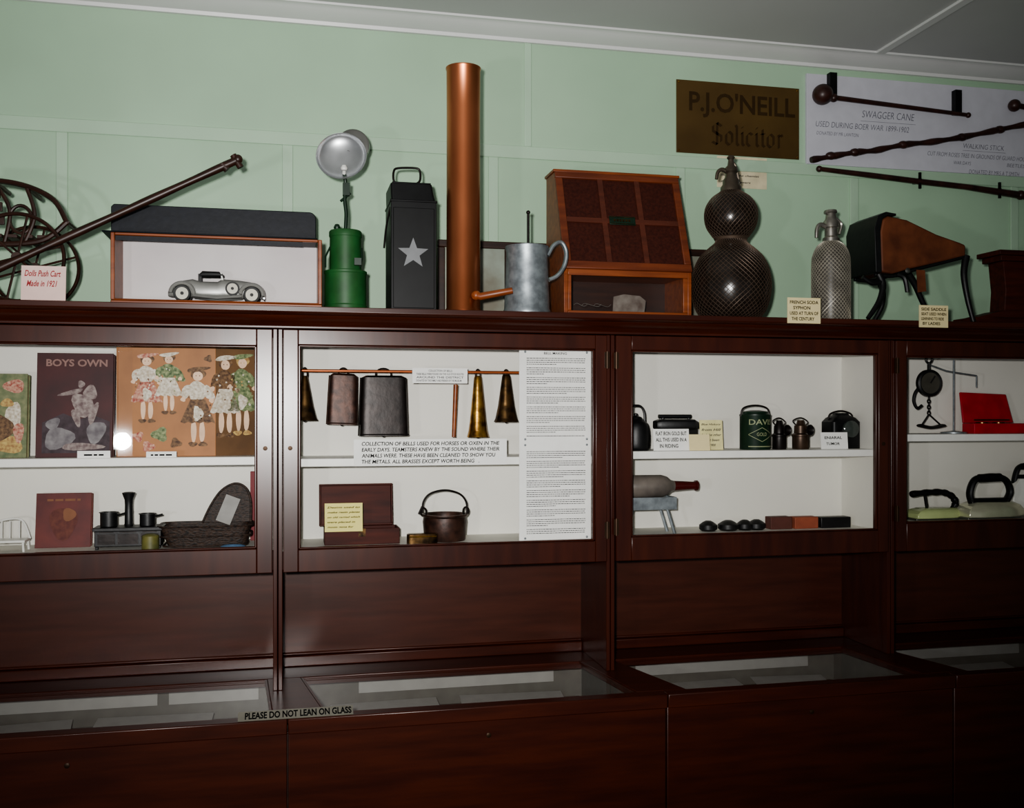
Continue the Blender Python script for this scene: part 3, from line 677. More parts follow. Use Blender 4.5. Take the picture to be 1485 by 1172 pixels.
# ---------------------------------------------------------------- brass plate & board
Y=WY-.004
xa,xb=WX(981,Y),WX(1159,Y); za,zb=CZ+.866,CZ+1.108
o=M().box(xa,xb,Y,Y+.004,za,zb).done('brass_name_plate',mPLATE,bevel=.001)
top(o,'tarnished brass name plate with dark engraved lettering on the wall','sign')
w=xb-xa;h=zb-za
m=M().text("P.J.O'NEILL",xa+w*.10,xb-w*.035,za+h*.50,za+h*.86,Y-.0008,bold=.02)
BLK={'S':[[(.9,.85),(.5,1),(.12,.85),(.12,.62),(.5,.5),(.88,.4),(.88,.15),(.5,0),(.05,.12)],[(.5,1),(.5,0)]],
'o':[[(.5,1),(.1,.78),(.1,.2),(.5,0),(.9,.22),(.9,.8),(.5,1)]],
'l':[[(.2,1.5),(.5,1.35),(.5,.15),(.9,0)]],
'i':[[(.2,.85),(.5,1),(.5,.15),(.9,.02)],[(.4,1.3),(.6,1.42)]],
'c':[[(.9,.85),(.5,1),(.12,.78),(.12,.2),(.5,0),(.9,.14)]],
't':[[(.5,1.3),(.5,.15),(.9,.02)],[(.1,.95),(.9,.98)]],
'r':[[(.1,.85),(.4,1),(.4,0)],[(.4,.8),(.75,1),(.95,.85)]]}
x=xa+w*.27; tot=w*.60; wid={'S':1.5,'o':1.05,'l':.6,'i':.6,'c':.95,'t':.7,'r':.9}
U=tot/sum(wid[c]*1.0 for c in 'Solicitor')
for ch in 'Solicitor':
    cw=wid[ch]*U
    hgt=h*.30 if ch=='S' else h*.19
    m.strokes(BLK[ch],x+cw*.1,x+cw*.86,za+h*.14,za+h*.14+hgt,Y-.0008,.0042); x+=cw
m.done('lettering',mPLINK,o,recalc=False)
for xx in (xa+.008,xb-.008):
    for zz in (za+.008,zb-.008): M().ball((xx,Y,zz),.003,seg=10).done('screw',mBRASS,o)
Y=WY-.012
xa,xb=WX(1170,Y),2.80; za,zb=CZ+.852,CZ+1.160
o=M().box(xa,xb,Y,Y+.012,za,zb).done('mounting_board',mat('white_board',(200,200,208),.6,var=.03),bevel=.001)
top(o,'white mounting board with handwritten captions on the green wall','board')
m=M()
def wt(body,u0,u1,v0,v1):
    uc=(u0+u1)/2
    m.text(body,WX(u0,Y),WX(u1,Y),WZ(uc,v1,Y),WZ(uc,v0,Y),Y-.0008,bold=-.012,shear=.2)
def ul(u0,u1,v):
    uc=(u0+u1)/2; z=WZ(uc,v,Y); m.box(WX(u0,Y),WX(u1,Y),Y-.0008,Y-.0002,z-.0008,z)
wt('SWAGGER CANE',1250,1326,163,173); ul(1248,1328,178)
wt('USED DURING BOER WAR 1899-1902',1183,1318,180,188)
wt('DONATED BY MR LAWTON',1184,1245,192,197)
wt('WALKING STICK',1397,1456,210,217); ul(1396,1458,220)
wt('CUT FROM ROSES TREE IN GROUNDS OF GUARD HOUSE',1345,1492,224,230)
wt('WAR DAYS',1383,1408,234,239); wt('BEETLES',1460,1486,238,243)
wt('DONATED BY MRS A T SMITH',1405,1478,248,254)
m.done('lettering',mat('felt_pen',(92,92,104),.7),o,recalc=False)
mCANE=mat('dark_cane_wood',(40,23,20),.4,c2=(64,36,30),scale=30,bump=.2)
def wp(u,v,dy=-.018): return (WX(u,Y+dy),Y+dy,WZ(u,v,Y+dy))
sc=Y/yd(1300)
m=M()
a=Vector(wp(1205,141));b=Vector(wp(1404,167)); n=14
m.tube([a.lerp(b,i/n) for i in range(n+1)],[3.6*sc,2.8*sc],10); m.ball(wp(1193,137),14.5*sc); m.ball(wp(1209,142),6*sc); m.ball(b,4*sc)
o=m.done('swagger_cane',mCANE); top(o,'dark swagger cane with ball head mounted on the white board','cane')
M().box(WX(1199,Y),WX(1209,Y),Y-.022,Y,WZ(1204,146,Y),WZ(1204,108,Y)).done('bracket',mBLACK,o)
M().box(WX(1380,Y),WX(1389,Y),Y-.022,Y,WZ(1384,168,Y),WZ(1384,133,Y)).done('bracket',mBLACK,o)
m=M(); m.tube(cat([wp(1176,232),wp(1205,227),wp(1240,221),wp(1270,218),wp(1310,210),wp(1350,206),wp(1395,199),wp(1440,190),wp(1490,180),wp(1560,168)],5),[ (4.2+.9*math.sin(i*1.3))*sc for i in range(46)],10)
for u,v in ((1205,226),(1240,221),(1310,210),(1395,199),(1450,188)): m.ball(wp(u,v),5.6*sc,sc=(1.5,1,1))
o=m.done('walking_stick',mCANE); top(o,'knobbly brown walking stick mounted on the white board','walking stick')
m=M(); m.ball(wp(1471,153),9*sc); m.tube([wp(1475,153),wp(1500,158),wp(1600,172)],4*sc,10)
o=m.done('swagger_cane',mCANE); top(o,'dark cane with small round knob mounted on the white board','cane')
m=M(); m.tube([wp(1188,245),wp(1260,254),wp(1330,263),wp(1400,271),wp(1485,284),wp(1560,294)],[3.2*sc,4*sc,4.2*sc,4.2*sc,5.5*sc,5*sc],10); m.ball(wp(1480,283),7*sc); m.ball(wp(1188,245),4.5*sc)
o=m.done('riding_stick',mCANE); top(o,'slim dark stick clipped to the wall below the board','stick')
for u,v in ((1328,264),(1443,278)):
    zz=WZ(u,v,Y); xx=WX(u,Y); M().box(xx-.006,xx+.006,Y-.026,WY,zz-.006,zz+.006).box(xx-.004,xx+.004,Y-.026,Y-.020,zz-.028,zz+.028).done('clip',mBLACK,o)

# ================================================================ CABINET 1 (upper)
def book(name,u0,u1,v0,v1,Y,Z,mt_,label,art=None,depth=.03,lean=.08,group='books in the cabinet'):
    uc=(u0+u1)/2; X0=WX(u0,Y);X1=WX(u1,Y); w=X1-X0; h=WZ(uc,v0,Y)-Z
    e=empty(name,((X0+X1)/2,Y,Z),label,'book',group); e.rotation_euler=(-lean,0,0)
    m=M().box(-w/2,w/2,0,.003,0,h).box(-w/2,w/2,depth-.003,depth,0,h).box(-w/2,-w/2+.003,.003,depth-.003,0,h)
    m.done('cover',mt_,e,bevel=.001)
    M().box(-w/2+.003,w/2-.003,.003,depth-.003,.003,h-.003).done('pages',mCREAM,e)
    if art: art(e,w,h)
    return e
def blob(m,cx,cz,rx,rz,y,mi,n=16,rot=0,wob=.12):
    pts=[]
    for k in range(n):
        a=2*math.pi*k/n; r=1+wob*math.sin(3*a+cx*100)
        x=rx*r*math.cos(a); z=rz*r*math.sin(a)
        pts.append((cx+x*math.cos(rot)-z*math.sin(rot),y,cz+x*math.sin(rot)+z*math.cos(rot)))
    m.add(pts,[tuple(range(n))],mi)
def art_boys(e,w,h):
    m=M(); m.text("BOYS OWN",-w*.38,w*.42,h*.87,h*.94,-.0008,bold=.03)
    m.done('title_lettering',mat('title_ink',(136,104,96),.6),e,recalc=False)
    m=M()
    m.add([(-w*.42,-.0005,h*.04),(w*.46,-.0005,h*.04),(w*.46,-.0005,h*.34),(w*.25,-.0005,h*.40),(w*.05,-.0005,h*.36),(-w*.15,-.0005,h*.42),(-w*.42,-.0005,h*.33)],[tuple(range(7))],2)
    blob(m,w*.10,h*.50,w*.13,h*.12,-.0008,1,rot=.5); blob(m,w*.20,h*.62,w*.09,h*.07,-.0009,1); blob(m,w*.08,h*.70,w*.045,h*.035,-.001,1)
    blob(m,-w*.05,h*.62,w*.17,h*.022,-.0012,1,rot=.25); blob(m,w*.24,h*.42,w*.05,h*.11,-.001,1,rot=-.3); blob(m,w*.02,h*.38,w*.05,h*.09,-.001,1,rot=.3)
    blob(m,w*.28,h*.24,w*.12,h*.11,-.0008,0,rot=-.4); blob(m,-w*.2,h*.18,w*.2,h*.10,-.0008,0,rot=.3); blob(m,w*.1,h*.10,w*.28,h*.035,-.001,1); blob(m,-w*.28,h*.32,w*.1,h*.05,-.001,0,rot=.6)
    m.done('cover_picture',[mPGRY,mat('faded_print',(160,148,142),.7,c2=(104,86,86),scale=90),mat('print_shadow',(78,64,70),.7,c2=(52,40,44),scale=50)],e,recalc=False)
def art_col(e,w,h):
    m=M(); blob(m,w*.3,h*.85,w*.16,h*.08,-.0008,0); blob(m,w*.30,h*.5,w*.12,h*.16,-.0008,1); blob(m,w*.1,h*.35,w*.2,h*.16,-.001,2); blob(m,w*.25,h*.15,w*.2,h*.1,-.0008,3)
    blob(m,w*.38,h*.3,w*.08,h*.12,-.0012,0); blob(m,w*.2,h*.65,w*.1,h*.05,-.0012,3)
    m.done('cover_picture',[mPRED,mPWHT,mPBRN,mPYEL],e,recalc=False)
book('annual_book',-60,38,541,662,2.79,SH[0],mat('sage_book',(130,132,96),.6,c2=(90,104,70),scale=60),'colourful illustrated book standing on the upper shelf',art_col)
book('annual_book',51,163,511,662,2.79,SH[0],mMAROON,'dark maroon annual with pale title and grey picture cover',art_boys)
def figure(e,cx,z0,z1,y,cols,w=1.0):
    H=z1-z0; m=M()
    blob(m,cx,z0+H*.89,H*.055*w,H*.06,y-.0004,0,wob=.02)
    blob(m,cx,z0+H*.92,H*.085*w,H*.07,y-.0002,1,wob=.1); blob(m,cx,z0+H*.975,H*.13*w,H*.03,y-.0005,3,rot=.15)
    for sx in (-1,1): blob(m,cx+sx*H*.02*w,z0+H*.895,H*.007,H*.007,y-.0006,1,n=8,wob=0)
    blob(m,cx-H*.005,z0+H*.70,H*.10*w,H*.13,y-.0004,2,wob=.06)
    blob(m,cx-H*.12*w,z0+H*.70,H*.05*w,H*.10,y-.0003,2,rot=-.5); blob(m,cx+H*.12*w,z0+H*.68,H*.05*w,H*.10,y-.0003,2,rot=.5)
    blob(m,cx-H*.16*w,z0+H*.60,H*.03,H*.03,y-.0005,0); blob(m,cx+H*.15*w,z0+H*.585,H*.03,H*.03,y-.0005,0)
    n=9; pts=[(cx-H*.08*w,y-.0005,z0+H*.60),(cx+H*.08*w,y-.0005,z0+H*.60)]+[(cx+H*w*(.19-.38*k/n),y-.0005,z0+H*(.30+.018*(k%2))) for k in range(n+1)]
    m.add(pts,[tuple(range(len(pts)))[::-1]],3)
    blob(m,cx,z0+H*.42,H*.06,H*.09,y-.0007,4,wob=.2)
    for k in range(16): blob(m,cx+H*w*random.uniform(-.14,.14),z0+H*random.uniform(.33,.78),H*.012,H*.012,y-.0008,random.choice((1,2,3,4)),n=8,wob=.3)
    for sx in (-1,1):
        blob(m,cx+sx*H*.05,z0+H*.20,H*.034,H*.14,y-.0003,0,wob=.05); blob(m,cx+sx*H*.06,z0+H*.04,H*.055,H*.03,y-.0005,1)
    m.done('printed_figure',[mSKIN]+list(cols)+[mPWHT],e,recalc=False)
Y=2.80; xa,xb,xc=WX(169,Y),WX(313,Y),WX(371,Y+.02); hh=WZ(240,504,Y)-SH[0]
e=empty('picture_album',((xa+xb)/2,Y,SH[0]),'open tan picture album with printed figures of children standing upright','album')
M().box(xa,xb,Y,Y+.006,SH[0],SH[0]+hh).box(xa,xa+.004,Y-.003,Y,SH[0],SH[0]+hh).done('page_board',mTAN,e,True,bevel=.001)
m=M(); xl=xa-WL[e.name].x; xr=xb-WL[e.name].x; x3=xc-WL[e.name].x
m.add([(xr,0,0),(x3,.045,0),(x3,.045,hh),(xr,0,hh),(xr,.006,0),(x3,.051,0),(x3,.051,hh),(xr,.006,hh)],[(0,1,2,3),(5,4,7,6),(3,2,6,7),(0,4,5,1),(1,5,6,2),(0,3,7,4)]).done('page_board',mTAN2,e)
def fx(u): return WX(u,Y)-WL[e.name].x
figure(e,fx(213),hh*.30,hh*.94,-.001,(mPBRN,mPWHT,mPRED),1.15); figure(e,fx(245),hh*.38,hh*.95,-.0022,(mPBRN,mPGRN,mPWHT),1.15); figure(e,fx(287),hh*.08,hh*.82,-.001,(mPBRN,mPWHT,mPBRN),1.1)
for k_,(u,a,b) in enumerate(((200,.14,.014),(232,.16,.020),(255,.08,.014),(198,.5,.010),(215,.05,.015),(262,.68,.012),(302,.86,.010))):
    m=M(); blob(m,fx(u),hh*a+.012,b,b*.9,-.0012,0,wob=.25); m.done('printed_flower',[(mPRED,mPGRN,mPBRN,mPWHT)[k_%4]],e,recalc=False)
mtb=Matrix.Translation((xr,-.001,0))@Matrix.Rotation(math.atan2(.045,x3-xr),4,'Z')
for cx,z0,z1,cols in ((.026,.16,.93,(mPBRN,mPBRN,mPWHT)),(.074,.18,.95,(mPYEL,mPGRN,mPGRN))):
    before=set(bpy.data.objects); figure(e,cx,hh*z0,hh*z1,-.001,cols)
    for ob in set(bpy.data.objects)-before: ob.matrix_local=mtb
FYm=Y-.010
M().box(WX(164.5,FYm),WX(192,FYm),FYm,FYm+.001,SH[0]+.001,SH[0]+hh-.004).done('added_glint_strip',mFILM,e,True,label='added clear strip mirroring the flash glint')  # strip added in front of the album only to reflect the flash spot
card('shelf_label',112,160,654,664,2.735,SH[0],['~'],mPAPER,mINK,'small white label standing on the shelf edge',catg='label',group='shelf labels',margin=.2)
card('shelf_label',212,256,655,667,2.735,SH[0],['~'],mPAPER,mINK,'small white typed label on shelf edge',catg='label',group='shelf labels',margin=.15)
# lower
def art_old(e,w,h):
    m=M(); blob(m,0,h*.45,w*.25,h*.3,-.0008,0); blob(m,w*.1,h*.6,w*.12,h*.12,-.001,1); m.dashes(-w*.3,w*.3,h*.85,h*.04,-.0009,1)
    m.done('cover_picture',[mat('faded_brown',(84,38,36),.7,c2=(110,60,48),scale=60),mat('faded_gold',(128,84,58),.7)],e,recalc=False)
book('old_book',50,131,715,800,2.84,FL[0],mMAROON2,'worn red brown book leaning on the cabinet back',art_old,depth=.025,lean=.15)
book('red_book',363,374,684,797,2.885,FL[0],mPANR,'narrow dark red book standing at the cabinet side',None,depth=.02,lean=0)
# toy chair
T=Th('toy_chair','small white painted wooden toy chair','toy chair',15,2.80,FL[0])
s=T.s
M().box(T.x(-14),T.x(40),-.03,.03,.024,.030).done('seat',mWHITEP,T.e,bevel=.001)
for u in (-12,38):
    for dy in (-.027,.027): M().tube([(T.x(u),dy,0),(T.x(u)*.95,dy*.95,.025)],.003,8).done('leg',mWHITEP,T.e)
m=M().tube(cat([(T.x(-14),.027,.028),(T.x(-12),.03,T.z(762)),(T.x(5),.03,T.z(755)),(T.x(28),.03,T.z(757)),(T.x(40),.027,.028)]),.0028,8)
for u in (-2,10,24): m.tube([(T.x(u),.028,.03),(T.x(u),.03,T.z(757))],.002,6)
m.done('backrest',mWHITEP,T.e)
# toy stove
T=Th('toy_stove','black cast iron toy cooking stove with chimney','toy stove',188,2.80,FL[0])
s=T.s; xa,xb=T.x(140),T.x(236)
m=M().box(xa,xb,-.035,.035,.008,T.z(768)).box(xa-.004,xb+.004,-.04,.04,T.z(768),T.z(763))
for x in (xa+.006,xb-.006):
    for y in (-.03,.03): m.box(x-.004,x+.004,y-.004,y+.004,0,.008)
m.done('body',mIRON,T.e,bevel=.0015)
for a,b in ((145,170),(174,203),(207,232)):
    m=M().box(T.x(a),T.x(b),-.0375,-.035,.014,T.z(772))
    for k in range(4): m.box(T.x(a)+.004,T.x(b)-.004,-.0385,-.0375,.02+k*.008,.023+k*.008)
    m.done('oven_door',mDKIRON,T.e)
M().lathe([(6*s,0),(6.5*s,2*s),(6*s,3*s),(5.5*s,30*s),(6*s,38*s),(9*s,46*s),(9.5*s,48*s),(6*s,49*s)],c=(T.x(186),.01,T.z(763)),seg=20).done('chimney',mIRON,T.e)
for u,r,h in ((158,12,20),(214,11,17)):
    Tq=Th('toy_saucepan','small black toy saucepan standing on the toy stove','toy pan',u,2.80,FL[0]+T.z(763),group='toy pans on the stove')
    M().lathe([(r*s*.9,0),(r*s,1*s),(r*s,h*s),(r*s*1.12,h*s),(r*s*1.12,(h+1)*s),(r*s*.9,(h+1)*s),(r*s*.9,h*.6*s),(.0001,h*.6*s)],seg=24).done('pan_body',mIRON,Tq.e)
    M().tube([(r*s,0,h*.8*s),(r*s+10*s,-.0,h*.95*s)],1.5*s,6).done('handle',mIRON,Tq.e)
T=Th('small_tin','small olive yellow tin beside the toy stove','tin',218,2.735,FL[0]); s=T.s
M().lathe([(11*s,0),(12*s,1*s),(12*s,21*s),(11*s,22*s),(6*s,24*s),(.0001,24*s)],seg=24).done('tin_body',mat('olive_tin',(110,106,56),.5,c2=(74,76,44),scale=40),T.e)
# basket with lid
T=Th('doll_basket','dark woven cane box basket with raised rounded lid','basket',300,2.815,FL[0]); s=T.s
cxb=T.x(303)
M().loftz([(cxb,0,0,54*s,.05),(cxb-2*s,0,.03,58*s,.056),(cxb-4*s,0,T.z(760),64*s,.062),(cxb-4*s,0,T.z(759),60*s,.057),(cxb-2*s,0,.03,54*s,.050),(cxb,0,.012,48*s,.045)],e=8,n=44).done('basket_body',mWICK,T.e)
m=M()
for zz,hw,hd in ((T.z(760),65*s,.064),(T.z(774),63*s,.061),(T.z(788),58*s,.055)):
    m.tube([(cxb-3*s+hw*math.copysign(abs(math.cos(a))**.3,math.cos(a)),hd*math.copysign(abs(math.sin(a))**.3,math.sin(a)),zz) for a in [k*math.pi/20+.01 for k in range(40)]],.0028,6,closed=True)
m.done('basket_rim',mWICK,T.e)
lp=[(v.x,v.z) for v in cat([(T.x(292),0,T.z(760)),(T.x(304),0,T.z(735)),(T.x(320),0,T.z(713)),(T.x(340),0,T.z(703)),(T.x(356),0,T.z(710)),(T.x(363),0,T.z(730)),(T.x(363),0,T.z(760))],5)]
M().prism(lp,.035,.055).tube([(x,.034,z) for x,z in lp],.0035,6).done('lid',mWICK,T.e,bevel=.001,label='dark woven raised rounded lid')
o=card('exhibit_card',312,334,718,748,2.84,FL[0]+T.z(760),[],mat('grey_card',(150,148,144),.7),mINK,'small plain grey card propped on the basket',.05,group=G); o.rotation_euler=(-.05,.38,0)
M_=M().loftz([(0,0,0,.03,.012),(0,0,.006,.032,.013),(0,0,.01,.02,.008)],e=3).done('folded_ribbon',mPBLU); M_.location=(WX(338,2.735),2.73,FL[0]); top(M_,'small folded blue ribbon in front of the basket','ribbon')
# ================================================================ CABINET 2
RZ=WZ(600,539,2.82); RY=2.82
o=M().tube([(BX[1]+.013,RY,RZ),(BX[2]-.013,RY,RZ)],.0042,12).done('hanging_rail',mCOPROD); top(o,'thin copper rod carrying the hanging bells','rail')
def bell(name,label,u,vt,vb,wt_,wb,mt_,e=3.5,dy=.7,flare=0,tilt=0,seam=False):
    T=Th(name,label,'bell',u,RY,0); T.e.location.z=RZ; T.Z0=RZ; s=T.s
    z0,z1=T.z(vt),T.z(vb)
    hx0,hx1=wt_/2*s,wb/2*s
    secs=[]
    for k in range(9):
        t=k/8; hx=hx0+(hx1-hx0)*t
        if t>.8: hx+=flare*s*((t-.8)/.2)**2
        secs.append((0,0,z0+(z1-z0)*t,hx,hx*dy))
    top_=[(0,0,z0+3*s,hx0*.80,hx0*.80*dy)]
    inner=[(0,0,z1,secs[-1][3]*.93,secs[-1][4]*.93),(0,0,z0+(z1-z0)*.3,secs[2][3]*.85,secs[2][4]*.85)]
    M().loftz(top_+secs+inner,e=e,n=36).done('bell_body',mt_,T.e,label=None)
    if seam:
        m=M()
        for sx in (-1,1): m.tube([(sx*hx0,0,z0),(sx*(hx0+hx1)/2*1.0,0,(z0+z1)/2),(sx*hx1,0,z1)],.0035,8)
        m.tube([(-hx1,-hx1*dy*.97,z1+.004),(hx1,-hx1*dy*.97,z1+.004)],.002,6)
        m.done('folded_seam',mt_,T.e)
    r=max(hx0*.35,.007)
    M().tube([(r*math.cos(a),0,z0*.5+ (abs(z0)*.5+.008)*math.sin(a)) for a in [k*math.pi/10 for k in range(20)]],.0024,8,closed=True).done('hanging_loop',mDKIRON,T.e)
    M().tube([(0,0,z0),(0,0,z1+.004)],.0015,6).ball((0,0,z1+.002),.006).done('clapper',mDKIRON,T.e)
    T.e['group']='hanging stock bells'; T.e.rotation_euler=(0,tilt,0)
    return T
bell('hanging_bell','dark conical brass bell hanging from the copper rod',442,548,610,9,32,mBRASSD,e=2.2,dy=.9,flare=3)
bell('cow_bell','rust brown iron cow bell hanging from the rod',498,545,616,38,42,mRUSTB,e=6,seam=True,tilt=.03)
bell('cow_bell','large black iron cow bell hanging from the rod',556,548,632,64,70,mDKIRON,dy=.5,e=7,seam=True)
bell('hanging_bell','bright brass conical bell hanging from the rod',693,548,634,11,28,mBRASS,e=2.2,dy=.9,flare=2)
bell('hanging_bell','dark brass flared bell hanging from the rod',734,546,612,12,30,mBRASSD,e=2.2,dy=.9,flare=3)
T=Th('wooden_rod','short red brown wooden rod hanging from the copper rail','rod',660,RY,RZ)
M().tube([(T.x(661),0,T.z(558)),(T.x(658),0,T.z(634))],[3.6*T.s,3*T.s],10).tube([(T.x(661),0,T.z(560)),(T.x(661),0,.0)],.0012,6).done('rod_body',mORW,T.e)
card('exhibit_card',598,678,534,556,2.795,None,[('COLLECTION OF BELLS',.5,.22),'THESE BELLS WERE FOUND ON THE OLD STOCK ROUTES','AROUND THE DISTRICT',('DONATED BY THE FAMILY AND FRIENDS OF THE MUSEUM',.95,0)],mPAPER,mGREYINK,'white typed card hanging from the copper rod',group=G)
card('exhibit_card',513,735,637,675,2.7225,None,['COLLECTION OF BELLS USED FOR HORSES OR OXEN IN THE','EARLY DAYS. TEAMSTERS KNEW BY THE SOUND WHERE THEIR',('ANIMALS WERE. THESE HAVE BEEN CLEANED TO SHOW YOU',.97,0),('THE METALS. ALL BRASSES EXCEPT WORTH BEING   .',.85,0)],mPAPER,mINK,'wide white handwritten card fixed to the shelf front below the bells',group=G,margin=.05,shear=.15,fill=.66,bold=.02)
Y=2.712
for (v0,v1,ttl) in ((507,641,True),(641,784,False)):
    o=card('information_sheet',753,857,v0,v1,Y,None,[],mPAPER,mINK,'long white typed information sheet with rows of small print',catg='paper',group='typed information sheets')
    w=WX(857,Y)-WX(753,Y); h=WZ(805,v0,Y)-WZ(805,v1,Y); m=M()
    z=h*.90
    if ttl: m.text('BELL MAKING',-w*.16,w*.16,h*.945,h*.972,-.0008)
    n=0
    while z>h*.06:
        m.dashes(-w*.40,w*.42,z,.0018,-.0008,end=1.0 if n%4!=3 else random.uniform(.3,.8)); z-=.0056 if n%4!=3 else .0105; n+=1
    m.done('printed_lines',mat('typed_ink',(40,40,44),.8,spec=.1),o,recalc=False)
    for cx,cz in ((-w*.42,h*.97),(w*.44,h*.97),(-w*.42,h*.03),(w*.44,h*.03)): M().ball((cx,-.001,cz),.0032,seg=10).done('drawing_pin',mGALV,o)
# wooden chest
T=Th('wooden_box','open dark red wooden box with raised lid','wooden box',518,2.79,FL[1]); s=T.s
xa,xb=T.x(470),T.x(578); z1=T.z(765)
m=M().box(xa,xb,-.03,-.024,0,z1).box(xa,xb,.044,.05,0,z1).box(xa,xa+.006,-.024,.044,0,z1).box(xb-.006,xb,-.024,.044,0,z1).box(xa+.006,xb-.006,-.024,.044,0,.006)
m.done('body',mREDW,T.e,bevel=.0015)
mt=Matrix.Translation((-.012,.05,z1))@Matrix.Rotation(math.radians(-8),4,'X')
hl=T.z(702,.05)-z1
m=M().box(xa,xb,0,.006,0,hl,mtx=mt).box(xa,xb,-.016,0,0,.005,mtx=mt).box(xa,xb,-.016,0,hl-.005,hl,mtx=mt).box(xa,xa+.005,-.016,0,.005,hl-.005,mtx=mt).box(xb-.005,xb,-.016,0,.005,hl-.005,mtx=mt)
m.done('lid',mREDW,T.e,bevel=.001)
M().box(T.x(519),T.x(529),-.032,-.03,z1*.5,z1).done('clasp',mBRASSD,T.e)
card('exhibit_card',471,526,730,768,2.755,FL[1]+z1*.85,['Design used to','make resin plates',('on old ragged which',1,0),('were placed in',.85,0),('moon gone for',.8,0)],mYEL,mINK,'yellow handwritten note propped on the wooden box',.1,group=G,shear=.3,fill=.5)
# pail
T=Th('iron_pail','rusty iron pail with curved wire handle','pail',645,2.81,FL[1]); s=T.s
M().lathe(T.prof([(29,789),(30,787),(31,765),(32,748),(31,738),(34,734),(34,731),(31,731),(29,738),(29,770),(0,772)]),seg=36).done('pail_body',mRUSTB,T.e)
M().tube(cat([T.p(613,744),T.p(614,728),T.p(624,716),T.p(645,711),T.p(666,716),T.p(676,728),T.p(677,744)]),1.5*s,8).done('handle',mDKIRON,T.e)
for sx in (-1,1):
    m=M().tube([(sx*(31*s+4*s*math.cos(a)),0,T.z(742)+6*s*math.sin(a)) for a in [k*math.pi/6 for k in range(12)]],1.6*s,6,closed=True)
    if sx<0: m.tube([(-33*s,0,T.z(734)),(-38*s,0,T.z(745))],1.5*s)
    m.done('ear',mDKIRON,T.e)
T=Th('small_tin','small worn brass coloured tin lying beside the pail','tin',612,2.745,FL[1]); s=T.s
M().loftz([(0,0,0,22*s,.014),(0,0,14*s,22*s,.014),(0,0,15*s,20*s,.012)],e=5).done('tin_body',mBRASSD,T.e)
M().tube([(-20*s,-.0145,11*s),(20*s,-.0145,11*s)],1*s).done('rim',mBRASS,T.e)
# ================================================================ CABINET 3 upper
S=SH[2]
T=Th('black_kettle','black iron kettle with arched handle','kettle',922,2.80,S); s=T.s
M().lathe(T.prof([(17,655),(20,650),(20.5,632),(18,616),(12,610),(10,608),(8,605),(3,603),(3,600),(0,599)],3),seg=32).done('kettle_body',mIRON,T.e)
M().tube(cat([T.p(906,618),T.p(907,600),T.p(915,590),T.p(928,589),T.p(934,598),T.p(935,612)]),1.8*s,8).done('handle',mIRON,T.e)
M().tube(cat([(-16*s,0,T.z(638)),(-24*s,0,T.z(628)),(-27*s,0,T.z(616))]),[4*s,2.5*s],10).done('spout',mIRON,T.e)
def iron_plan(L,w,sg=1):
    return [(-L/2*sg,-w*.42),(-L*.3*sg,-w/2),(L*.1*sg,-w*.45),(L*.35*sg,-w*.25),(L/2*sg,0),(L*.35*sg,w*.25),(L*.1*sg,w*.45),(-L*.3*sg,w/2),(-L/2*sg,w*.42)]
def plan_loft(m,plan,secs,mi=0,mtx=None):
    n=len(plan); vs=[];fs=[]
    for z,k in secs:
        for x,y in plan: vs.append((x*k,y*k,z))
    for i in range(len(secs)-1):
        for k in range(n):
            k2=(k+1)%n; fs.append((i*n+k,i*n+k2,(i+1)*n+k2,(i+1)*n+k))
    fs.append(tuple(range(n))[::-1]); fs.append(tuple(range((len(secs)-1)*n,len(secs)*n)))
    m.add(vs,fs,mi,mtx)
def flat_iron(name,label,u,Y,Z,L,w,hb,hh,body_m,hand_m,style='open',hr=.006):
    T=Th(name,label,'iron',u,Y,Z,group='old flat irons')
    m=M(); plan_loft(m,iron_plan(L,w),[(0,1.0),(hb*.18,1.0)]); m.done('sole_plate',mCHROME,T.e,bevel=.001)
    m=M(); plan_loft(m,iron_plan(L,w),[(hb*.18,.95),(hb*.55,.93),(hb*.8,.82),(hb,.60)]); m.done('iron_body',body_m,T.e,bevel=.002)
    m=M()
    if style=='open':
        m.tube(cat([(-L*.46,0,hh*.95),(-L*.2,0,hh),(L*.05,0,hh),(L*.20,0,hh*.86),(L*.27,0,hh*.6),(L*.22,0,hb*.9)]),[hr*1.1,hr*1.35,hr*1.35,hr*1.2]*7+[hr,hr,hr],12,flat=1.2)
        m.tube([(-L*.20,0,hb*.9),(-L*.24,0,hh*.97)],hr*.6,8)
    else:
        m.tube(cat([(-L*.30,0,hb*.85),(-L*.34,0,hh*.62),(-L*.27,0,hh*.92),(-L*.10,0,hh),(L*.08,0,hh*.99),(L*.20,0,hh*.88),(L*.25,0,hh*.62),(L*.17,0,hb*.9)]),hr,12,flat=1.4)
        m.tube([(-L*.2,0,hh*.965),(L*.1,0,hh*.98)],hr*1.35,12,flat=1.2)
        m.box(-L*.3,L*.2,-hr*1.2,hr*1.2,hb*.85,hb+.012)
    m.done('handle',hand_m,T.e)
    return T
T=Th('toy_cannon_iron','low black box iron raised behind a card','iron',982,2.85,S); s=T.s
M().box(T.x(952),T.x(1008),-.02,.02,0,T.z(622)).loftx([(T.x(950),T.z(616),6*s,.02,0),(T.x(956),T.z(616),8*s,.028,0),(T.x(1004),T.z(616),8*s,.028,0),(T.x(1012),T.z(617),5*s,.012,0)],e=4).done('iron_body',mIRON,T.e)
M().tube([T.p(960,612),T.p(962,604)],2*s).tube([T.p(1000,612),T.p(998,604)],2*s).tube([T.p(955,604),T.p(1002,604)],3*s,10).done('handle',mIRON,T.e)
card('exhibit_card',948,1000,622,653,2.765,S,['FLAT IRON GOLD BUT','ALL THIS USED IN A',('IN RIDING',.6,.1)],mPAPER,mINK,'white handwritten card leaning on the black iron',.1,group=G)
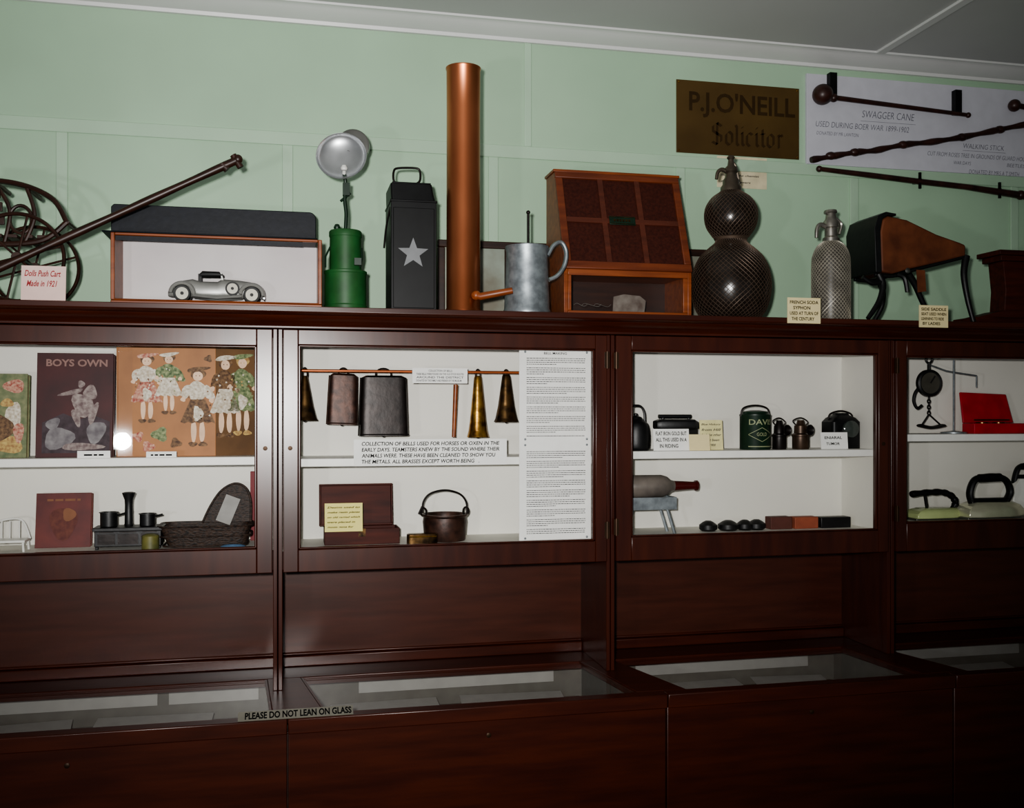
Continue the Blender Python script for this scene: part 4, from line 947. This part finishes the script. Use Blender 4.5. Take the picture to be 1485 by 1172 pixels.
card('exhibit_card',1000,1030,630,653,2.755,S,[],mCREAM,mINK,'small blank cream card',.1,group=G)
card('exhibit_card',1016,1049,609,652,2.80,S,['Blue Hickory','from Hill',('had the other',1,0),('is not been',.9,0),('from 1900',.7,0)],mat('pale_yellow_card',(220,212,158),.7),mGREYINK,'pale yellow handwritten card standing on the shelf',.1,group=G,shear=.3,fill=.5)
T=Th('oil_can','dark green rounded lettered tin can with wire handle','tin can',1095,2.80,S); s=T.s
R=22*s
M().lathe([(R*.97,0),(R,.003),(R,T.z(604)),(R*1.02,T.z(603)),(R*1.02,T.z(601)),(R*.9,T.z(600)),(R*.85,T.z(597)),(R*.3,T.z(595)),(.0001,T.z(595))],seg=40).done('can_body',mDGREEN,T.e)
M().tube(cat([T.p(1074,604),T.p(1078,592),T.p(1095,588),T.p(1112,592),T.p(1116,604)]),1.3*s,8).done('handle',mDKIRON,T.e)
def wrap(m,R,x0=0):
    for i,v in enumerate(m.v):
        a=(v.x-x0)/R; m.v[i]=Vector((x0+(R+.0006)*math.sin(a),-(R+.0006)*math.cos(a),v.z))
    return m
m=M()
def strip(xa,za,xb,zb,t):
    n=10
    for k in range(n):
        p=(xa+(xb-xa)*k/n,za+(zb-za)*k/n); q_=(xa+(xb-xa)*(k+1)/n,za+(zb-za)*(k+1)/n)
        m.add([(p[0],0,p[1]-t),(q_[0],0,q_[1]-t),(q_[0],0,q_[1]+t),(p[0],0,p[1]+t)],[(0,1,2,3)])
m.text('DAVIS',-R*.85,R*.85,T.z(616),T.z(608),0,bold=.01); m.text('GOLD',-R*.35,R*.35,T.z(632),T.z(627),0)
zc_=T.z(630)
for sx in (-1,1):
    for sz in (-1,1): strip(sx*R*.9,zc_,0,zc_+sz*10*s,.0009)
strip(-R*.9,T.z(647),R*.9,T.z(647),.0014)
wrap(m,R).done('label_lettering',mCANL,T.e,recalc=False)
def carbide(name,label,u,r,h,mt_):
    T=Th(name,label,'lamp',u,2.80,S,group='miners lamps'); s=T.s
    M().lathe([(r*s*.95,0),(r*s,1*s),(r*s,h*.42*s),(r*s*1.08,h*.44*s),(r*s*1.08,h*.5*s),(r*s*.8,h*.55*s),(r*s*.75,h*.8*s),(r*s*.5,h*.88*s),(r*s*.4,h*s),(.0001,h*s)],seg=28).done('lamp_body',mt_,T.e)
    mt=Matrix.Translation((r*.5*s,-r*s*.9,h*.66*s))@Matrix.Rotation(math.radians(20),4,'Z')@Matrix.Rotation(math.pi/2,4,'X')
    M().lathe([(.0001,-2*s),(3*s,-1*s),(7*s,3*s),(8*s,4*s),(7*s,4.5*s),(3*s,.5*s),(.0001,0)],seg=24,mtx=mt,caps=False).tube([(r*.3*s,-r*s*.5,h*.66*s),(r*.5*s,-r*s*.9,h*.66*s)],1.5*s).done('reflector',mDKIRON,T.e)
    M().tube(cat([(-r*s*.7,0,h*.85*s),(-r*s*1.0,0,h*.98*s),(0,0,h*1.08*s),(r*s*.9,0,h*.95*s),(r*s*.7,0,h*.8*s)]),1*s,6).done('wire_handle',mDKIRON,T.e)
carbide('miners_lamp','small dark metal miners lamp',1130,10,42,mDKIRON)
carbide('miners_lamp','brown brass carbide lamp with small reflector',1161,12,42,mat('brown_brass',(74,58,46),.4,.6,var=.3))
T=Th('railway_lantern','squat black metal lantern with round lens','lantern',1219,2.84,S); s=T.s
M().loftz([(0,0,0,23*s,.04),(0,0,T.z(612),23*s,.04),(0,0,T.z(606),18*s,.032),(0,0,T.z(602),10*s,.018),(0,0,T.z(599),9*s,.016)],e=6,n=36).done('lantern_body',mBLACK,T.e)
M().lathe([(12*s,0),(12*s,4*s),(9*s,6*s),(.0001,8*s)],seg=28,mtx=Matrix.Translation((4*s,-.04,T.z(622)))@Matrix.Rotation(math.pi/2,4,'X')).done('lens',mat('lens_dark',(60,66,62),.1),T.e)
M().tube(cat([(-20*s,0,T.z(608)),(-16*s,0,T.z(600)),(0,0,T.z(596)),(16*s,0,T.z(600)),(20*s,0,T.z(608))]),1.3*s,8).done('handle',mDKIRON,T.e)
card('exhibit_card',1191,1230,627,654,2.775,S,[('ENIARAL',.9,0),('TUMOR',.7,.05)],mPAPER,mINK,'white handwritten card in front of the black lantern',.1,group=G,fill=.45,margin=.14)
# lower
Z=FL[2]
T=Th('metal_stand','galvanised folded metal stand with splayed legs','stand',945,2.79,Z); s=T.s
xa,xb=T.x(905),T.x(974); zt=T.z(722)
m=M().box(xa,xb,-.035,.035,zt-.002,zt).box(xa-.002,xb+.002,-.037,-.035,T.z(738),zt+.004).box(xa-.002,xb+.002,.035,.037,T.z(738),zt+.004).box(xb,xb+.002,-.035,.035,T.z(738),zt+.004)
m.done('tray',mGALV,T.e,bevel=.0005)
for dy in (-.03,.03):
    for a,b in ((958,973),(915,905)): M().tube([(T.x(a),dy,zt-.002),(T.x(b),dy,.0)],2.4*s,6).done('leg',mGALV,T.e)
T2=Th('stoneware_bottle','grey brown bottle with dark red neck lying on the metal stand','bottle',945,2.79,Z+zt); s=T2.s
R=16.5*s; mtz=Matrix.Translation((0,0,R+.0005))@Matrix.Rotation(math.pi/2,4,'Y')
xl,xr,xn=T2.x(905),T2.x(972),T2.x(1011)
M().lathe([(R*.95,xl),(R,xl+.003),(R,xr-.03),(R*.85,xr-.012),(R*.55,xr),(R*.45,xr+.012)],seg=36,mtx=mtz).done('bottle_body',mSTONE,T2.e)
M().lathe([(R*.46,xr+.011),(R*.36,xn-.018),(R*.36,xn-.008),(R*.46,xn-.007),(R*.46,xn)],seg=24,mtx=mtz).done('bottle_neck',mREDGL,T2.e)
for u,r in ((1027,13),(1056,15),(1080,12),(1097,13)):
    T=Th('iron_weight','small rounded black iron weight on the cabinet floor','weight',u,2.80,Z,group='iron weights'); s=T.s
    M().loftz([(0,0,0,r*s*.7,r*s*.7),(0,0,3*s,r*s,r*s),(0,0,9*s,r*s,r*s),(0,0,13*s,r*s*.6,r*s*.6),(0,0,15*s,r*s*.3,r*s*.3)],e=2,n=28).done('weight_body',mIRON,T.e)
for u0,u1,mt_,lb in ((1118,1149,mBRICK2,'dark brown rectangular block'),(1153,1187,mBRICK,'terracotta orange rectangular block'),(1191,1234,mIRON,'dark grey rectangular block')):
    T=Th('sample_block',lb+' on the cabinet floor','block',(u0+u1)/2,2.79,Z,group='sample blocks')
    M().box(T.x(u0),T.x(u1),0,.04,0,T.z(750)).done('block_body',mt_,T.e,bevel=.002)
# ================================================================ CABINET 4
S=SH[3]; ZI=FL[3]
T=Th('balance_scale','round dial balance with hooks hanging on a wire stand','scale',1383,2.83,S); s=T.s
zt=T.z(522)
M().tube([(0,0,0),(0,0,zt)],1.3*s,8).tube([T.p(1345,528),T.p(1372,538),T.p(1383,540),T.p(1416,545)],1.2*s,8).tube([T.p(1416,545),T.p(1416,562)],1*s).lathe([(18*s,0),(18*s,2*s),(3*s,4*s)],seg=24).done('stand',mGALV,T.e)
cx=T.x(1347); mt=Matrix.Translation((cx,0,T.z(556)))@Matrix.Rotation(math.pi/2,4,'X')
M().lathe([(17*s,-.008),(19.5*s,-.006),(19.5*s,.007),(17*s,.010),(15*s,.008)],seg=36,mtx=mt).tube([(cx,0,T.z(537)),(cx,0,T.z(526))],2.4*s).tube([(cx+5*s*math.cos(a),0,T.z(522)+5*s*math.sin(a)) for a in [k*math.pi/8 for k in range(16)]],1.6*s,6,closed=True).done('dial_case',mIRON,T.e)
m=M().lathe([(15.2*s,.0082),(15.2*s,.0088)],seg=36,mtx=mt); m.done('dial_face',mat('dull_dial',(86,82,74),.4,.4,var=.2),T.e)
M().tube([(cx,-.010,T.z(556)),(cx+7*s,-.010,T.z(546))],1*s,6).done('pointer',mIRON,T.e)
M().tube(cat([T.p(1333,562),T.p(1327,570),T.p(1325,582),T.p(1330,592),T.p(1337,588)]),2.2*s,8).done('side_hook',mIRON,T.e)
m=M()
for k in range(6):
    zz=T.z(578+k*4.2); m.tube([(cx+2.4*s*math.cos(a)*(1 if k%2 else .5),2.4*s*math.cos(a)*(0 if k%2 else 1),zz+3*s*math.sin(a)) for a in [j*math.pi/5 for j in range(10)]],.9*s,5,closed=True)
m.tube([(cx,0,T.z(575)),(cx,0,T.z(580))],1.4*s,6)
m.done('chain',mIRON,T.e)
M().tube([(cx,0,T.z(601)),(cx-12*s,0,T.z(617))],1.2*s,6).tube([(cx,0,T.z(601)),(cx+20*s,0,T.z(617))],1.2*s,6).tube(cat([(cx-14*s,0,T.z(617)),(cx+4*s,0,T.z(620)),(cx+22*s,0,T.z(617))]),2.4*s,8,flat=4).done('scale_pan',mIRON,T.e)
T=Th('jeweller_scale_case','open red lined case with small brass scales','case',1444,2.80,S); s=T.s
xa,xb=T.x(1407),T.x(1480)
M().box(xa,xb,-.02,.04,0,T.z(614)).done('case_base',mREDCASE,T.e,bevel=.002)
mt=Matrix.Translation((0,.04,T.z(614)))@Matrix.Rotation(math.radians(-18),4,'X')
M().prism([(xa,0),(xb,0),(xb-.004,.098),(xa+.012,.105)],-.008,0,mtx=mt).done('case_lid',mREDCASE,T.e,bevel=.002)
for k,u in enumerate((1428,1452)): M().lathe([(9*s,0),(9*s,1.5*s),(6*s,2*s),(.0001,2*s)],c=(T.x(u),.012,T.z(614)),seg=20).done('scale_pan',mBRASSD,T.e)
M().tube([(T.x(1415),.008,T.z(609)),(T.x(1466),.008,T.z(609))],1.0*s).done('balance_beam',mBRASSD,T.e)
flat_iron('flat_iron','old iron with long black handle and pale green body',1362,2.80,ZI,.22,.10,.036,.085,mIRONEN,mBLACK,hr=.008)
flat_iron('flat_iron','pale nickel iron with thick black looped handle',1440,2.765,ZI,.25,.11,.055,.135,mIRONCH,mBLACK,style='loop',hr=.010)
flat_iron('flat_iron','tall cream enamelled iron with black handle',1497,2.872,ZI,.21,.08,.12,.165,mWHITEP,mBLACK,style='loop',hr=.008)
# ---------------------------------------------------------------- lights
def spot(name,loc,tgt,energy,size,ang,blend,color=(1,1,1)):
    L=bpy.data.lights.new(name,'SPOT'); L.energy=energy; L.shadow_soft_size=size; L.spot_size=math.radians(ang); L.spot_blend=blend; L.color=color
    o=bpy.data.objects.new(name,L); COL.objects.link(o); o.location=loc
    o.rotation_euler=(Vector(tgt)-Vector(loc)).to_track_quat('-Z','Y').to_euler(); return o
spot('camera_flash',(-.08,0.0,1.62),(.42,2.68,1.90),275,.03,86,1.0,(1,.985,.96))
gx=WX(177,FYm); gz=WZ(177,640,FYm)
L=bpy.data.lights.new('added_glint_light','POINT'); L.energy=30; L.shadow_soft_size=.045  # added point source, mirrored in the strip as the flash spot
o=bpy.data.objects.new('added_glint_light',L); COL.objects.link(o); o.location=(2*gx,0,2*gz-CZ)
w=bpy.data.worlds.new('World'); scene.world=w; w.use_nodes=True
w.node_tree.nodes['Background'].inputs[0].default_value=(.94,.97,1,1); w.node_tree.nodes['Background'].inputs[1].default_value=.19
# ---------------------------------------------------------------- camera
cd=bpy.data.cameras.new('Camera'); cam=bpy.data.objects.new('Camera',cd); COL.objects.link(cam)
cd.sensor_fit='HORIZONTAL'; cd.sensor_width=36; cd.lens=F/1485*36; cd.shift_y=14/1485; cd.clip_start=.05
cam.location=(0,0,CZ); cam.rotation_euler=(math.pi/2,0,-TH)
scene.camera=cam
